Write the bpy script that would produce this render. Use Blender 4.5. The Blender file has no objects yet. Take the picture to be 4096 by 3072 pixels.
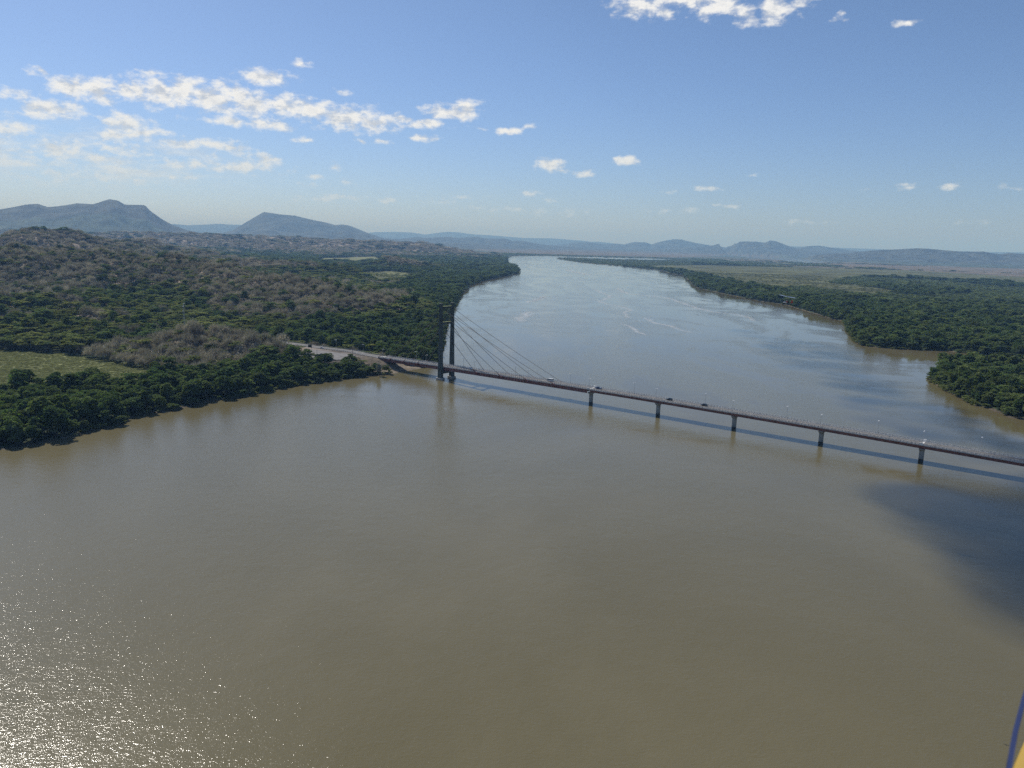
import bpy, bmesh, math, random
import numpy as np
from mathutils import Vector, Matrix
random.seed(7); RNG = np.random.default_rng(11)
R_ = math.radians

# ------------------------------------------------------------------ camera, sky, sun, exposure
sc = bpy.context.scene
SC = sc.collection.objects
CAM_H = 121.0
F_PX, HORIZ_Y, ROLL = 3036.8, 975.0, 1.56        # focal length and horizon row in photograph pixels (4096 wide)
PITCH = math.degrees(math.atan((1536 - HORIZ_Y) / F_PX))
cd = bpy.data.cameras.new('camera'); cam = bpy.data.objects.new('camera', cd); SC.link(cam)
cd.sensor_width = 36.0; cd.lens = 36.0 * F_PX / 4096.0
cd.clip_start = 0.05; cd.clip_end = 200000.0
cd.dof.use_dof = True; cd.dof.focus_distance = 500.0; cd.dof.aperture_fstop = cd.lens / 5.5
p, r = R_(PITCH), R_(ROLL)
FWD = Vector((0, math.cos(p), -math.sin(p))); RT0 = Vector((1, 0, 0)); UP0 = RT0.cross(FWD)
RT = math.cos(r) * RT0 + math.sin(r) * UP0; UPV = RT.cross(FWD)
m = Matrix((RT, UPV, -FWD)).transposed().to_4x4(); m.translation = (0, 0, CAM_H)
cam.matrix_world = m
sc.camera = cam

SUN_AZ, SUN_EL = -40.9, 47.7                      # azimuth clockwise from +y
SUND = Vector((math.sin(R_(SUN_AZ)) * math.cos(R_(SUN_EL)), math.cos(R_(SUN_AZ)) * math.cos(R_(SUN_EL)), math.sin(R_(SUN_EL))))
sl = bpy.data.lights.new('sun', 'SUN'); sl.energy = 4.9; sl.angle = R_(0.53); sl.color = (1.0, 0.955, 0.89)
so = bpy.data.objects.new('sun', sl); SC.link(so)
so.rotation_euler = SUND.to_track_quat('Z', 'Y').to_euler(); so.location = SUND * 3000

vs = sc.view_settings
sc.display_settings.display_device = 'sRGB'
vs.view_transform = 'Standard'; vs.look = 'None'; vs.exposure = 0.0; vs.gamma = 1.0; vs.use_curve_mapping = False
cy = sc.cycles
cy.max_bounces = 5; cy.diffuse_bounces = 2; cy.glossy_bounces = 2; cy.transmission_bounces = 2
cy.volume_bounces = 0; cy.transparent_max_bounces = 20
cy.use_denoising = False        # the sun sparkle and the fine crowns are lost otherwise
try: cy.denoiser = 'OPENIMAGEDENOISE'; cy.denoising_input_passes = 'RGB_ALBEDO_NORMAL'
except Exception: pass
cy.sample_clamp_indirect = 6.0
cy.caustics_reflective = False; cy.caustics_refractive = False

# ------------------------------------------------------------------ pixel of the photograph -> real point
def pxdir(x, y):
    return RT * ((x - 2048) / F_PX) + UPV * ((1536 - y) / F_PX) + FWD
def G(x, y, z=0.0):
    d = pxdir(x, y); t = (z - CAM_H) / d.z
    return Vector((d.x * t, d.y * t, z))
def PD(x, y, D):
    """point seen at that pixel at horizontal distance D"""
    d = pxdir(x, y); t = D / math.hypot(d.x, d.y)
    return Vector((d.x * t, d.y * t, CAM_H + d.z * t))

# ------------------------------------------------------------------ node helpers
class NT:
    def __init__(s, tree): s.t = tree; s.n = tree.nodes; s.l = tree.links
    def add(s, ty, **kw):
        n = s.n.new(ty)
        for k, v in kw.items(): setattr(n, k, v)
        return n
    def put(s, sock, v):
        if hasattr(v, 'is_output'): s.l.new(v, sock)
        elif v is not None:
            if sock.type == 'VECTOR' and not hasattr(v, '__len__'): v = (v, v, v)
            if sock.type == 'RGBA' and len(v) == 3: v = (*v, 1)
            sock.default_value = v
    def math(s, op, a, b=None, c=None, clamp=False):
        n = s.add('ShaderNodeMath', operation=op, use_clamp=clamp)
        for i, v in enumerate((a, b, c)):
            if v is not None: s.put(n.inputs[i], v)
        return n.outputs[0]
    def vmath(s, op, a, b=None, c=None):
        n = s.add('ShaderNodeVectorMath', operation=op)
        for i, v in enumerate((a, b, c)):
            if v is not None: s.put(n.inputs[i], v)
        return n.outputs[1] if op in ('LENGTH', 'DOT_PRODUCT') else n.outputs[0]
    def noise(s, vec, scale, detail=2.0, rough=0.5, dist=0.0):
        n = s.add('ShaderNodeTexNoise')
        if vec is not None: s.put(n.inputs['Vector'], vec)
        n.inputs['Scale'].default_value = scale; n.inputs['Detail'].default_value = detail
        n.inputs['Roughness'].default_value = rough; n.inputs['Distortion'].default_value = dist
        return n.outputs[0]
    def mix(s, f, a, b, blend='MIX'):
        n = s.add('ShaderNodeMix', data_type='RGBA', blend_type=blend)
        s.put(n.inputs[0], f); s.put(n.inputs[6], a); s.put(n.inputs[7], b)
        return n.outputs[2]
    def ramp(s, f, lo, hi, a=0.0, b=1.0, smooth=True):
        n = s.add('ShaderNodeMapRange'); n.interpolation_type = 'SMOOTHSTEP' if smooth else 'LINEAR'
        s.put(n.inputs[0], f)
        for i, v in zip((1, 2, 3, 4), (lo, hi, a, b)): s.put(n.inputs[i], v)
        return n.outputs[0]
    def comb(s, x, y, z):
        n = s.add('ShaderNodeCombineXYZ')
        for i, v in enumerate((x, y, z)): s.put(n.inputs[i], v)
        return n.outputs[0]
    def sep(s, v):
        n = s.add('ShaderNodeSeparateXYZ'); s.put(n.inputs[0], v); return n.outputs

def material(name):
    mt = bpy.data.materials.new(name); mt.use_nodes = True
    t = NT(mt.node_tree); b = t.n['Principled BSDF']
    return mt, t, b
def plain(name, col, rough=0.7, metal=0.0, var=0.25, scale=0.8, spec=0.4):
    mt, t, b = material(name)
    tc = t.add('ShaderNodeTexCoord').outputs['Object']
    f = t.ramp(t.noise(tc, scale, 4, 0.6), 0.3, 0.7, 1 - var, 1 + var)
    t.put(b.inputs['Base Color'], t.mix(1.0, col, t.comb(f, f, f), 'MULTIPLY'))
    b.inputs['Roughness'].default_value = rough; b.inputs['Metallic'].default_value = metal
    b.inputs['Specular IOR Level'].default_value = spec
    return mt

# ------------------------------------------------------------------ world: Nishita sky with scattered cumulus
w = bpy.data.worlds.new('World'); sc.world = w; w.use_nodes = True
wt = NT(w.node_tree); wt.n.clear()
sky = wt.add('ShaderNodeTexSky'); sky.sky_type = 'NISHITA'; sky.sun_disc = False
sky.sun_elevation = R_(SUN_EL); sky.sun_rotation = R_(SUN_AZ)
sky.altitude = 0; sky.air_density = 1.0; sky.dust_density = 0.5; sky.ozone_density = 2.2
SKY_STRENGTH = 0.087
gen = wt.add('ShaderNodeTexCoord').outputs['Generated']
gx, gy, gz = wt.sep(gen)
az = wt.math('ARCTAN2', gx, gy); el = wt.math('ARCSINE', gz)
ae = wt.comb(az, el, 0.0)
def azel(x, y):
    d = pxdir(x, y).normalized(); return math.atan2(d.x, d.y), math.asin(d.z)
# clouds: centre column, centre row, half width, half height (photograph pixels), strength
CL = [(285,345,90,38,1),(390,362,110,50,1),(530,358,90,50,1),(640,365,90,60,1),(730,375,100,65,1),(850,390,120,62,1),
      (960,392,70,50,1),(1010,415,110,52,1),(1150,425,110,45,1),(1260,450,120,38,1),(1380,470,130,48,1),(1500,490,110,40,1),
      (1060,310,110,32,1),(1215,258,42,18,.8),(1600,472,60,18,.8),(1710,495,80,20,.9),(1690,556,60,14,.8),
      (1790,447,90,28,1),(1865,440,70,36,1),(1915,515,30,9,.6),(2045,525,52,17,.9),(2125,508,28,10,.6),
      (200,435,150,42,.95),(60,370,60,20,.6),(45,385,80,18,.5),(500,505,120,45,1),(570,535,110,28,.9),(440,540,70,30,.8),
      (35,520,110,42,.7),(230,590,120,40,.8),(60,600,150,26,.55),(700,572,150,24,.8),(900,585,110,24,.8),
      (920,485,80,24,.9),(1090,500,100,22,.85),(860,618,50,15,.65),(1060,640,70,28,.85),(930,668,190,26,.75),(760,662,100,20,.65),
      (400,640,220,28,.6),(150,650,240,26,.5),(500,600,160,28,.6),(330,700,260,22,.45),(100,700,200,20,.35),(560,725,120,14,.35),
      (475,710,40,14,.5),(700,708,30,10,.5),(755,707,35,10,.5),(1225,560,30,12,.7),(1455,567,28,11,.7),(1530,568,30,8,.6),
      (1340,672,26,12,.6),(1380,727,40,11,.5),(1270,704,34,8,.5),(1213,737,60,8,.4),(1250,792,90,11,.45),(1400,790,110,12,.45),(1500,795,60,9,.35),
      (2205,660,62,24,.95),(2240,682,36,10,.8),(2347,692,42,13,.85),(2510,645,52,20,.95),(2660,770,30,7,.5),
      (2840,757,50,10,.65),(2893,822,42,8,.5),(1845,783,34,8,.4),(1780,806,50,9,.3),(1960,785,26,6,.35),(2100,777,34,7,.45),(2150,770,30,7,.45),(2185,795,34,7,.4),
      (2090,840,90,9,.35),(2220,848,120,9,.3),(1900,830,46,9,.35),(2700,838,90,7,.25),(3000,700,20,5,.2),
      (2550,20,120,45,1),(2660,45,60,30,.8),(2760,0,160,28,.9),(2880,28,110,45,1),(2990,58,60,40,.8),(3100,35,85,55,1),(3200,5,60,26,.7),
      (3340,78,38,13,.7),(3380,55,20,9,.5),(3630,95,52,14,.85),(3800,748,50,14,.6),(3620,735,36,8,.45),(3630,752,30,9,.4),(4030,757,46,10,.4),
      (3460,755,22,6,.35),(3250,890,80,6,.25),(3900,890,60,5,.2),(620,290,60,9,.5),(130,290,40,14,.5),(170,286,26,13,.6),(1362,368,34,10,.6)]
fmax = None; shade = None
wcoord = wt.vmath('MULTIPLY', ae, (1.0, 1.7, 1.0))
wn = wt.add('ShaderNodeTexNoise'); wn.inputs['Scale'].default_value = 30; wn.inputs['Detail'].default_value = 3
wt.l.new(wcoord, wn.inputs['Vector'])
warp = wt.vmath('MULTIPLY', wt.vmath('SUBTRACT', wn.outputs['Color'], (0.5, 0.5, 0.5)), (0.022, 0.011, 0.0))
aew = wt.vmath('ADD', ae, warp)
for (cx, cyy, hw, hh, st) in CL:
    a0, e0 = azel(cx, cyy); a1, _ = azel(cx + hw * 1.18, cyy); _, e1 = azel(cx, cyy - hh * 1.32)
    ia, ie = 1 / max(1e-4, abs(a1 - a0)), 1 / max(1e-4, abs(e1 - e0))
    rel = wt.vmath('MULTIPLY_ADD', aew, (ia, ie, 0), (-a0 * ia, -e0 * ie, 0))
    f = wt.math('MULTIPLY_ADD', wt.vmath('LENGTH', rel), -st, st)
    if fmax is None: fmax = f
    else: fmax = wt.math('SMOOTH_MAX', fmax, f, 0.12)
n1 = wt.noise(wcoord, 52, 8, 0.60)
n1b = wt.noise(wt.vmath('ADD', wcoord, (0.0045, -0.0150, 0.0)), 52, 8, 0.60)     # same texture a step away from the sun: relief
dens = wt.math('MULTIPLY_ADD', wt.math('SUBTRACT', n1, 0.5), 2.5, fmax)
cov = wt.ramp(dens, -0.08, 0.85)
relief = wt.ramp(wt.math('SUBTRACT', n1, n1b), -0.16, 0.12)
body = wt.ramp(dens, 0.45, 1.3)
lit = wt.math('ADD', wt.math('MULTIPLY', relief, 0.85), wt.math('MULTIPLY', wt.math('SUBTRACT', 1.0, body), 0.30), clamp=True)
ccol = wt.mix(lit, (0.50, 0.56, 0.67), (1.0, 0.99, 0.97))
low = wt.ramp(el, 0.01, 0.17)
ccol = wt.mix(low, (0.74, 0.80, 0.83), ccol)
fade = wt.ramp(el, 0.0, 0.12, 0.72, 0.98)
bg1 = wt.add('ShaderNodeBackground')
# hazy whitening of the sky towards the horizon comes with the dust of the sky model; hue nudged a little cooler
skc = wt.mix(1.0, sky.outputs[0], wt.mix(wt.ramp(el, -0.02, 0.30, 0, 1, False), (0.76, 0.89, 1.29), (0.80, 0.89, 1.08)), 'MULTIPLY')
wt.l.new(skc, bg1.inputs[0]); bg1.inputs[1].default_value = SKY_STRENGTH
bg2 = wt.add('ShaderNodeBackground'); wt.l.new(ccol, bg2.inputs[0]); bg2.inputs[1].default_value = 0.95
va, ve = azel(330, 640); va1, _ = azel(1150, 640); _, ve1 = azel(330, 470)
vrel = wt.vmath('LENGTH', wt.vmath('MULTIPLY_ADD', ae, (1 / (va1 - va), 1 / (ve1 - ve), 0), (-va / (va1 - va), -ve / (ve1 - ve), 0)))
veil = wt.math('MULTIPLY', wt.ramp(vrel, 0.15, 1.1, 0.85, 0.0), wt.ramp(wt.noise(wt.vmath('MULTIPLY', ae, (1, 4.5, 1)), 14, 6, 0.62), 0.40, 0.66))
alpha = wt.math('MAXIMUM', wt.math('MULTIPLY', cov, fade), veil)
mxs = wt.add('ShaderNodeMixShader'); wt.l.new(alpha, mxs.inputs[0])
wt.l.new(bg1.outputs[0], mxs.inputs[1]); wt.l.new(bg2.outputs[0], mxs.inputs[2])
wo = wt.add('ShaderNodeOutputWorld'); wt.l.new(mxs.outputs[0], wo.inputs[0])

# ------------------------------------------------------------------ object helpers
def mesh_np(name, verts, faces, mats, mat_idx=None, smooth=False):
    """verts Nx3 array, faces list/array of equal-length index rows"""
    me = bpy.data.meshes.new(name)
    verts = np.asarray(verts, np.float32); faces = np.asarray(faces, np.int32)
    k = faces.shape[1]
    me.vertices.add(len(verts)); me.vertices.foreach_set('co', verts.ravel())
    me.loops.add(faces.size); me.loops.foreach_set('vertex_index', faces.ravel())
    me.polygons.add(len(faces))
    me.polygons.foreach_set('loop_start', np.arange(0, faces.size, k, dtype=np.int32))
    try: me.polygons.foreach_set('loop_total', np.full(len(faces), k, np.int32))
    except Exception: pass
    for mt in (mats if isinstance(mats, (list, tuple)) else [mats]): me.materials.append(mt)
    if mat_idx is not None: me.polygons.foreach_set('material_index', np.asarray(mat_idx, np.int32))
    if smooth: me.polygons.foreach_set('use_smooth', np.ones(len(faces), bool))
    me.update(calc_edges=True); me.validate()
    return me
def link(name, me, parent=None, loc=None):
    o = bpy.data.objects.new(name, me); SC.link(o)
    if parent is not None: o.parent = parent
    if loc is not None: o.location = loc
    return o
def tag(o, label=None, cat=None, group=None, kind=None):
    if label: o['label'] = label
    if cat: o['category'] = cat
    if group: o['group'] = group
    if kind: o['kind'] = kind
    return o
def empty(name, loc, rz=0.0, label=None, cat=None, group=None):
    o = bpy.data.objects.new(name, None); SC.link(o); o.location = loc; o.rotation_euler = (0, 0, rz)
    o.empty_display_size = 0.5
    return tag(o, label, cat, group)

class MB:
    """collects quads and triangles into one mesh"""
    def __init__(s): s.v = []; s.f = []; s.mi = []; s.cur = 0
    def quad(s, *pts):
        i = len(s.v); s.v += [tuple(q) for q in pts]; s.f.append(tuple(range(i, i + len(pts)))); s.mi.append(s.cur)
    def hexa(s, c8):
        i = len(s.v); s.v += [tuple(q) for q in c8]
        for f in ((3,2,1,0),(4,5,6,7),(0,1,5,4),(1,2,6,5),(2,3,7,6),(3,0,4,7)):
            s.f.append(tuple(i + k for k in f)); s.mi.append(s.cur)
    def box(s, x0, x1, y0, y1, z0, z1, tf=None):
        c = [(x0,y0,z0),(x1,y0,z0),(x1,y1,z0),(x0,y1,z0),(x0,y0,z1),(x1,y0,z1),(x1,y1,z1),(x0,y1,z1)]
        if tf: c = [tf(*q) for q in c]
        s.hexa(c)
    def loft(s, rings, cap=True):
        i0 = len(s.v); n = len(rings[0])
        for rg in rings: s.v += [tuple(q) for q in rg]
        for k in range(len(rings) - 1):
            a = i0 + k * n; b = a + n
            for j in range(n):
                s.f.append((a + j, a + (j + 1) % n, b + (j + 1) % n, b + j)); s.mi.append(s.cur)
        if cap:
            s.f.append(tuple(i0 + j for j in range(n))[::-1]); s.mi.append(s.cur)
            s.f.append(tuple(i0 + (len(rings) - 1) * n + j for j in range(n))); s.mi.append(s.cur)
    def tube(s, a, b, r0, r1=None, n=8):
        a = Vector(a); b = Vector(b); r1 = r0 if r1 is None else r1
        d = (b - a).normalized(); u = d.orthogonal().normalized(); v = d.cross(u)
        rg = []
        for q, rr in ((a, r0), (b, r1)):
            rg.append([q + u * math.cos(2 * math.pi * k / n) * rr + v * math.sin(2 * math.pi * k / n) * rr for k in range(n)])
        s.loft(rg)
    def mesh(s, name, mats, smooth=False):
        me = bpy.data.meshes.new(name); me.from_pydata(s.v, [], s.f)
        for mt in (mats if isinstance(mats, (list, tuple)) else [mats]): me.materials.append(mt)
        me.polygons.foreach_set('material_index', s.mi)
        bm = bmesh.new(); bm.from_mesh(me); bmesh.ops.recalc_face_normals(bm, faces=bm.faces); bm.to_mesh(me); bm.free()
        if smooth: me.polygons.foreach_set('use_smooth', [True] * len(me.polygons))
        return me
    def build(s, name, mats, parent=None, loc=None, smooth=False):
        return link(name, s.mesh(name, mats, smooth), parent, loc)

# ------------------------------------------------------------------ numpy noise
def _hash(ix, iy, seed):
    h = (ix.astype(np.int64) * 374761393 + iy.astype(np.int64) * 668265263 + seed * 1442695041) & 0x7fffffff
    h = (h ^ (h >> 13)) * 1274126177 & 0x7fffffff
    return ((h ^ (h >> 16)) & 0xffff) / 65535.0
def vnoise(x, y, seed=0):
    ix = np.floor(x); iy = np.floor(y); fx = x - ix; fy = y - iy
    fx = fx * fx * (3 - 2 * fx); fy = fy * fy * (3 - 2 * fy)
    a = _hash(ix, iy, seed); b = _hash(ix + 1, iy, seed); c = _hash(ix, iy + 1, seed); d = _hash(ix + 1, iy + 1, seed)
    return (a * (1 - fx) + b * fx) * (1 - fy) + (c * (1 - fx) + d * fx) * fy
def fbm(x, y, scale, octv=4, seed=0, gain=0.5):
    x = np.asarray(x, float) / scale; y = np.asarray(y, float) / scale; s = 0; a = 1; t = 0
    for k in range(octv):
        s = s + a * vnoise(x + 17.3 * k, y - 9.1 * k, seed + k); t += a; a *= gain; x = x * 2.03; y = y * 2.03
    return s / t            # 0..1
def inside(px, py, poly):
    c = np.zeros(px.shape, bool); n = len(poly)
    for i in range(n):
        x1, y1 = poly[i]; x2, y2 = poly[(i + 1) % n]
        if y1 == y2: continue
        t = ((y1 > py) != (y2 > py)) & (px < (x2 - x1) * (py - y1) / (y2 - y1) + x1)
        c ^= t
    return c
def seg_dist(px, py, pts, closed=False, vals=None):
    best = np.full(px.shape, 1e18); bv = np.zeros(px.shape)
    n = len(pts)
    for i in range(n if closed else n - 1):
        x1, y1 = pts[i][:2]; x2, y2 = pts[(i + 1) % n][:2]
        dx, dy = x2 - x1, y2 - y1; L = dx * dx + dy * dy + 1e-9
        t = np.clip(((px - x1) * dx + (py - y1) * dy) / L, 0, 1)
        d = (px - x1 - t * dx) ** 2 + (py - y1 - t * dy) ** 2
        mk = d < best; best = np.where(mk, d, best)
        if vals is not None: bv = np.where(mk, vals[i] + (vals[(i + 1) % n] - vals[i]) * t, bv)
    return (np.sqrt(best), bv) if vals is not None else np.sqrt(best)

# ------------------------------------------------------------------ plan of the river
def gp(lst, z=0.0): return [tuple(G(x, y, z)[:2]) for x, y in lst]
LEFT = gp([(-350,1830),(0,1800),(120,1778),(250,1755),(400,1712),(480,1708),(495,1682),(560,1660),(700,1640),(840,1608),(960,1592),(1100,1560),(1200,1543),
           (1350,1522),(1480,1502),(1545,1500),(1590,1492),(1640,1482),(1690,1470),(1740,1455),(1762,1430),(1775,1380),(1785,1300),(1800,1270),(1815,1240),
           (1835,1200),(1855,1170),(1885,1142),(1950,1120),(2020,1106),(2065,1096),(2080,1085),(2072,1072),(2035,1060),(2020,1048),(2032,1040),(2026,1034),(2010,1030)])
FARB = gp([(2060,1021.5),(2200,1023.5),(2330,1027),(2480,1030.5),(2600,1033),(2680,1036)])
SPITB = gp([(2690,1040),(2600,1040.5),(2420,1036),(2300,1032),(2236,1030)])
RIGHT = gp([(2231,1036),(2348,1052),(2497,1065),(2637,1079),(2681,1094),(2731,1100),(2761,1129),(2786,1152),(2885,1173),(3029,1203),(3139,1219),(3238,1249),
            (3327,1276),(3372,1284),(3387,1323),(3406,1357),(3446,1384),(3570,1396),(3694,1402),(3790,1404),(3947,1422),(4096,1435),(4600,1480)])
ISL = gp([(4600,1545),(4096,1480),(3900,1466),(3790,1462),(3725,1492),(3708,1515),(3722,1530),(3798,1571),(3893,1619),(3961,1636),(4043,1674),(4110,1682),(4400,1735)])
NEARR = [(600,330),(760,60),(900,-700)]
MAIN = [(-700,-700),(-420,150)] + LEFT + FARB + SPITB + RIGHT + ISL + NEARR
LAKE = gp([(2872,1016.5),(3000,1023),(3120,1028),(3200,1034),(3357,1048),(3300,1051),(3198,1050),(3100,1038),(3000,1032),(2940,1024)])
LAKE2 = gp([(3062,1016),(3122,1018),(3118,1021),(3066,1020)])
# hills: crest (column, row, distance), reach
def ridge(lst, wid, lift=0.0):
    P3 = [PD(*q) for q in lst]
    return ([(q.x, q.y) for q in P3], [max(3.0, q.z - lift) for q in P3], wid)
RIDGES = [
 ridge([(-600,1000,2000),(-300,995,1950),(0,1004,1900),(150,986,1900),(273,982,1950),(400,991,1900),(480,1012,1850)], 240, 8),
 ridge([(470,1035,1800),(540,1030,1800),(597,1033,1780),(660,1042,1750),(721,1036,1720),(790,1044,1680),(845,1042,1650),(920,1062,1600),(950,1092,1560)], 170, 8),
 ridge([(960,1122,1500),(1000,1106,1450),(1080,1112,1400),(1149,1103,1380),(1220,1118,1340),(1278,1113,1320),(1348,1134,1280),(1420,1140,1260),(1497,1149,1250),(1600,1178,1230)], 125, 8),
 ridge([(1000,1036,2500),(1150,1044,2500),(1250,1052,2500),(1400,1066,2550),(1440,1088,2550)], 230, 8),
 ridge([(-300,925,3000),(0,940,3000),(80,925,3000),(124,917,3000),(250,920,3050),(330,938,3100),(400,962,3200)], 380, 8),
 ridge([(430,965,3800),(560,955,3800),(671,976,3800),(771,994,3850),(845,1023,3900)], 330, 8),
 ridge([(1450,1062,3350),(1540,1032,3350),(1617,1020,3350),(1690,1040,3350),(1740,1062,3350)], 150, 6),
 ridge([(380,945,6500),(497,925,6800),(700,930,6900),(1000,940,7000),(1250,950,7000),(1450,960,7000),(1696,971,7000),(1845,1000,7000),(1920,1012,7000)], 900, 8),
 ridge([(-300,1180,1280),(100,1190,1250),(250,1178,1250),(360,1195,1230)], 90, 8),
 ridge([(560,1345,790),(700,1322,800),(860,1328,790),(980,1350,770)], 50, 7),
 ridge([(150,1250,1030),(300,1238,1040),(420,1262,1000)], 60, 7),
 ridge([(1000,1230,1150),(1100,1220,1150),(1230,1235,1130)], 55, 8),
 # far mountains
 ridge([(-500,842,12000),(-200,838,12000),(0,836,12000),(100,819,12000),(150,815,12000),(190,828,12000),(230,825,12000),(310,812,12000),(370,818,12000),(400,809,12000),
        (438,796,12000),(470,801,12000),(500,818,12000),(555,819,12000),(580,821,12000),(600,843,12000),(650,879,12000),(690,900,12000),(750,922,12000),(830,938,12000)], 1900),
 ridge([(860,939,16000),(930,922,16000),(1000,880,16000),(1055,848,16000),(1120,858,16000),(1180,863,16000),(1240,878,16000),(1300,890,16000),(1340,901,16000),(1370,899,16000),
        (1400,904,16000),(1480,936,16000),(1540,955,16000)], 2300),
 ridge([(1330,935,14000),(1370,924,14000),(1430,934,14000),(1500,950,14000)], 900),
 ridge([(650,905,27000),(696,895,27000),(750,900,27000),(830,897,27000),(870,894,27000),(945,899,27000),(1050,905,27000)], 3000),
 ridge([(1400,942,32000),(1497,929,32000),(1580,928,32000),(1646,930,32000),(1700,938,32000),(1786,927,32000),(1830,929,32000),(1895,937,32000),(1960,941,32000),(2094,952,32000),(2200,953,32000),(2320,962,32000)], 3500),
 ridge([(1540,968,18000),(1626,953,18000),(1671,949,18000),(1697,953,18000),(1740,950,18000),(1795,948,18000),(1838,953,18000),(1880,949,18000),(1910,947,18000),(1940,955,18000),
        (2000,955,18000),(2020,954,18000),(2050,964,18000),(2090,964,18000),(2149,975,18000),(2200,982,18000)], 1500),
 ridge([(2180,984,22000),(2259,978,22000),(2300,971,22000),(2343,968,22000),(2380,973,22000),(2418,977,22000),(2450,975,22000),(2472,975,22000),(2497,978,22000),(2537,968,22000),(2587,970,22000),
        (2604,979,22000),(2627,971,22000),(2665,962,22000),(2696,957,22000),(2726,958,22000),(2771,970,22000),(2845,983,22000)], 1800),
 ridge([(2800,988,19000),(2845,984,19000),(2880,974,19000),(2920,968,19000),(2980,966,19000),(3019,967,19000),(3059,972,19000),(3082,963,19000),(3104,966,19000),(3163,988,19000),(3200,996,19000)], 1500),
 ridge([(3170,998,21000),(3193,992,21000),(3228,985,21000),(3277,983,21000),(3347,994,21000),(3411,1003,21000),(3470,1007,21000)], 1500),
 ridge([(3120,988,33000),(3168,985,33000),(3300,989,33000),(3500,996,33000),(3700,1001,33000),(3960,1008,33000),(4100,1009,33000),(4300,1012,33000)], 3500),
 ridge([(3400,1012,13500),(3480,1002,13500),(3535,999,13500),(3600,997,13500),(3669,992,13500),(3743,997,13500),(3842,1006,13500),(3932,1005,13500),(3966,1012,13500),(4001,1017,13500),
        (4041,1011,13500),(4100,1016,13500),(4300,1012,13500),(4600,1020,13500)], 900),
]
# bridge axis
BC = np.array([61.8, 579.2]); BA = R_(-37.7)
BU = np.array([math.cos(BA), math.sin(BA)]); BN = np.array([-BU[1], BU[0]])
def ztop(s): return 12.3 - 1.9 * ((s - 20) / 260.0) ** 2 if s > -260 else 12.3 - 1.9 * (280 / 260.0) ** 2
def B(s, t, z):
    q = BC + BU * s + BN * t
    return (float(q[0]), float(q[1]), float(z))
ROAD_Z = ztop(-250) - 0.05
ROADPX = [(1519,1424),(1400,1404),(1285,1390),(1200,1378),(1100,1366),(1010,1353),(900,1338),(760,1322)]
ROAD = [B(-236,0,0)[:2], B(-262,0,0)[:2]] + [tuple(G(x, y, ROAD_Z)[:2]) for x, y in ROADPX[1:]]
LOT = [tuple(G(x, y, ROAD_Z - 0.5)[:2]) for x, y in [(1185,1432),(1180,1408),(1240,1392),(1330,1405),(1440,1420),(1400,1440),(1300,1442)]]

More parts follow.
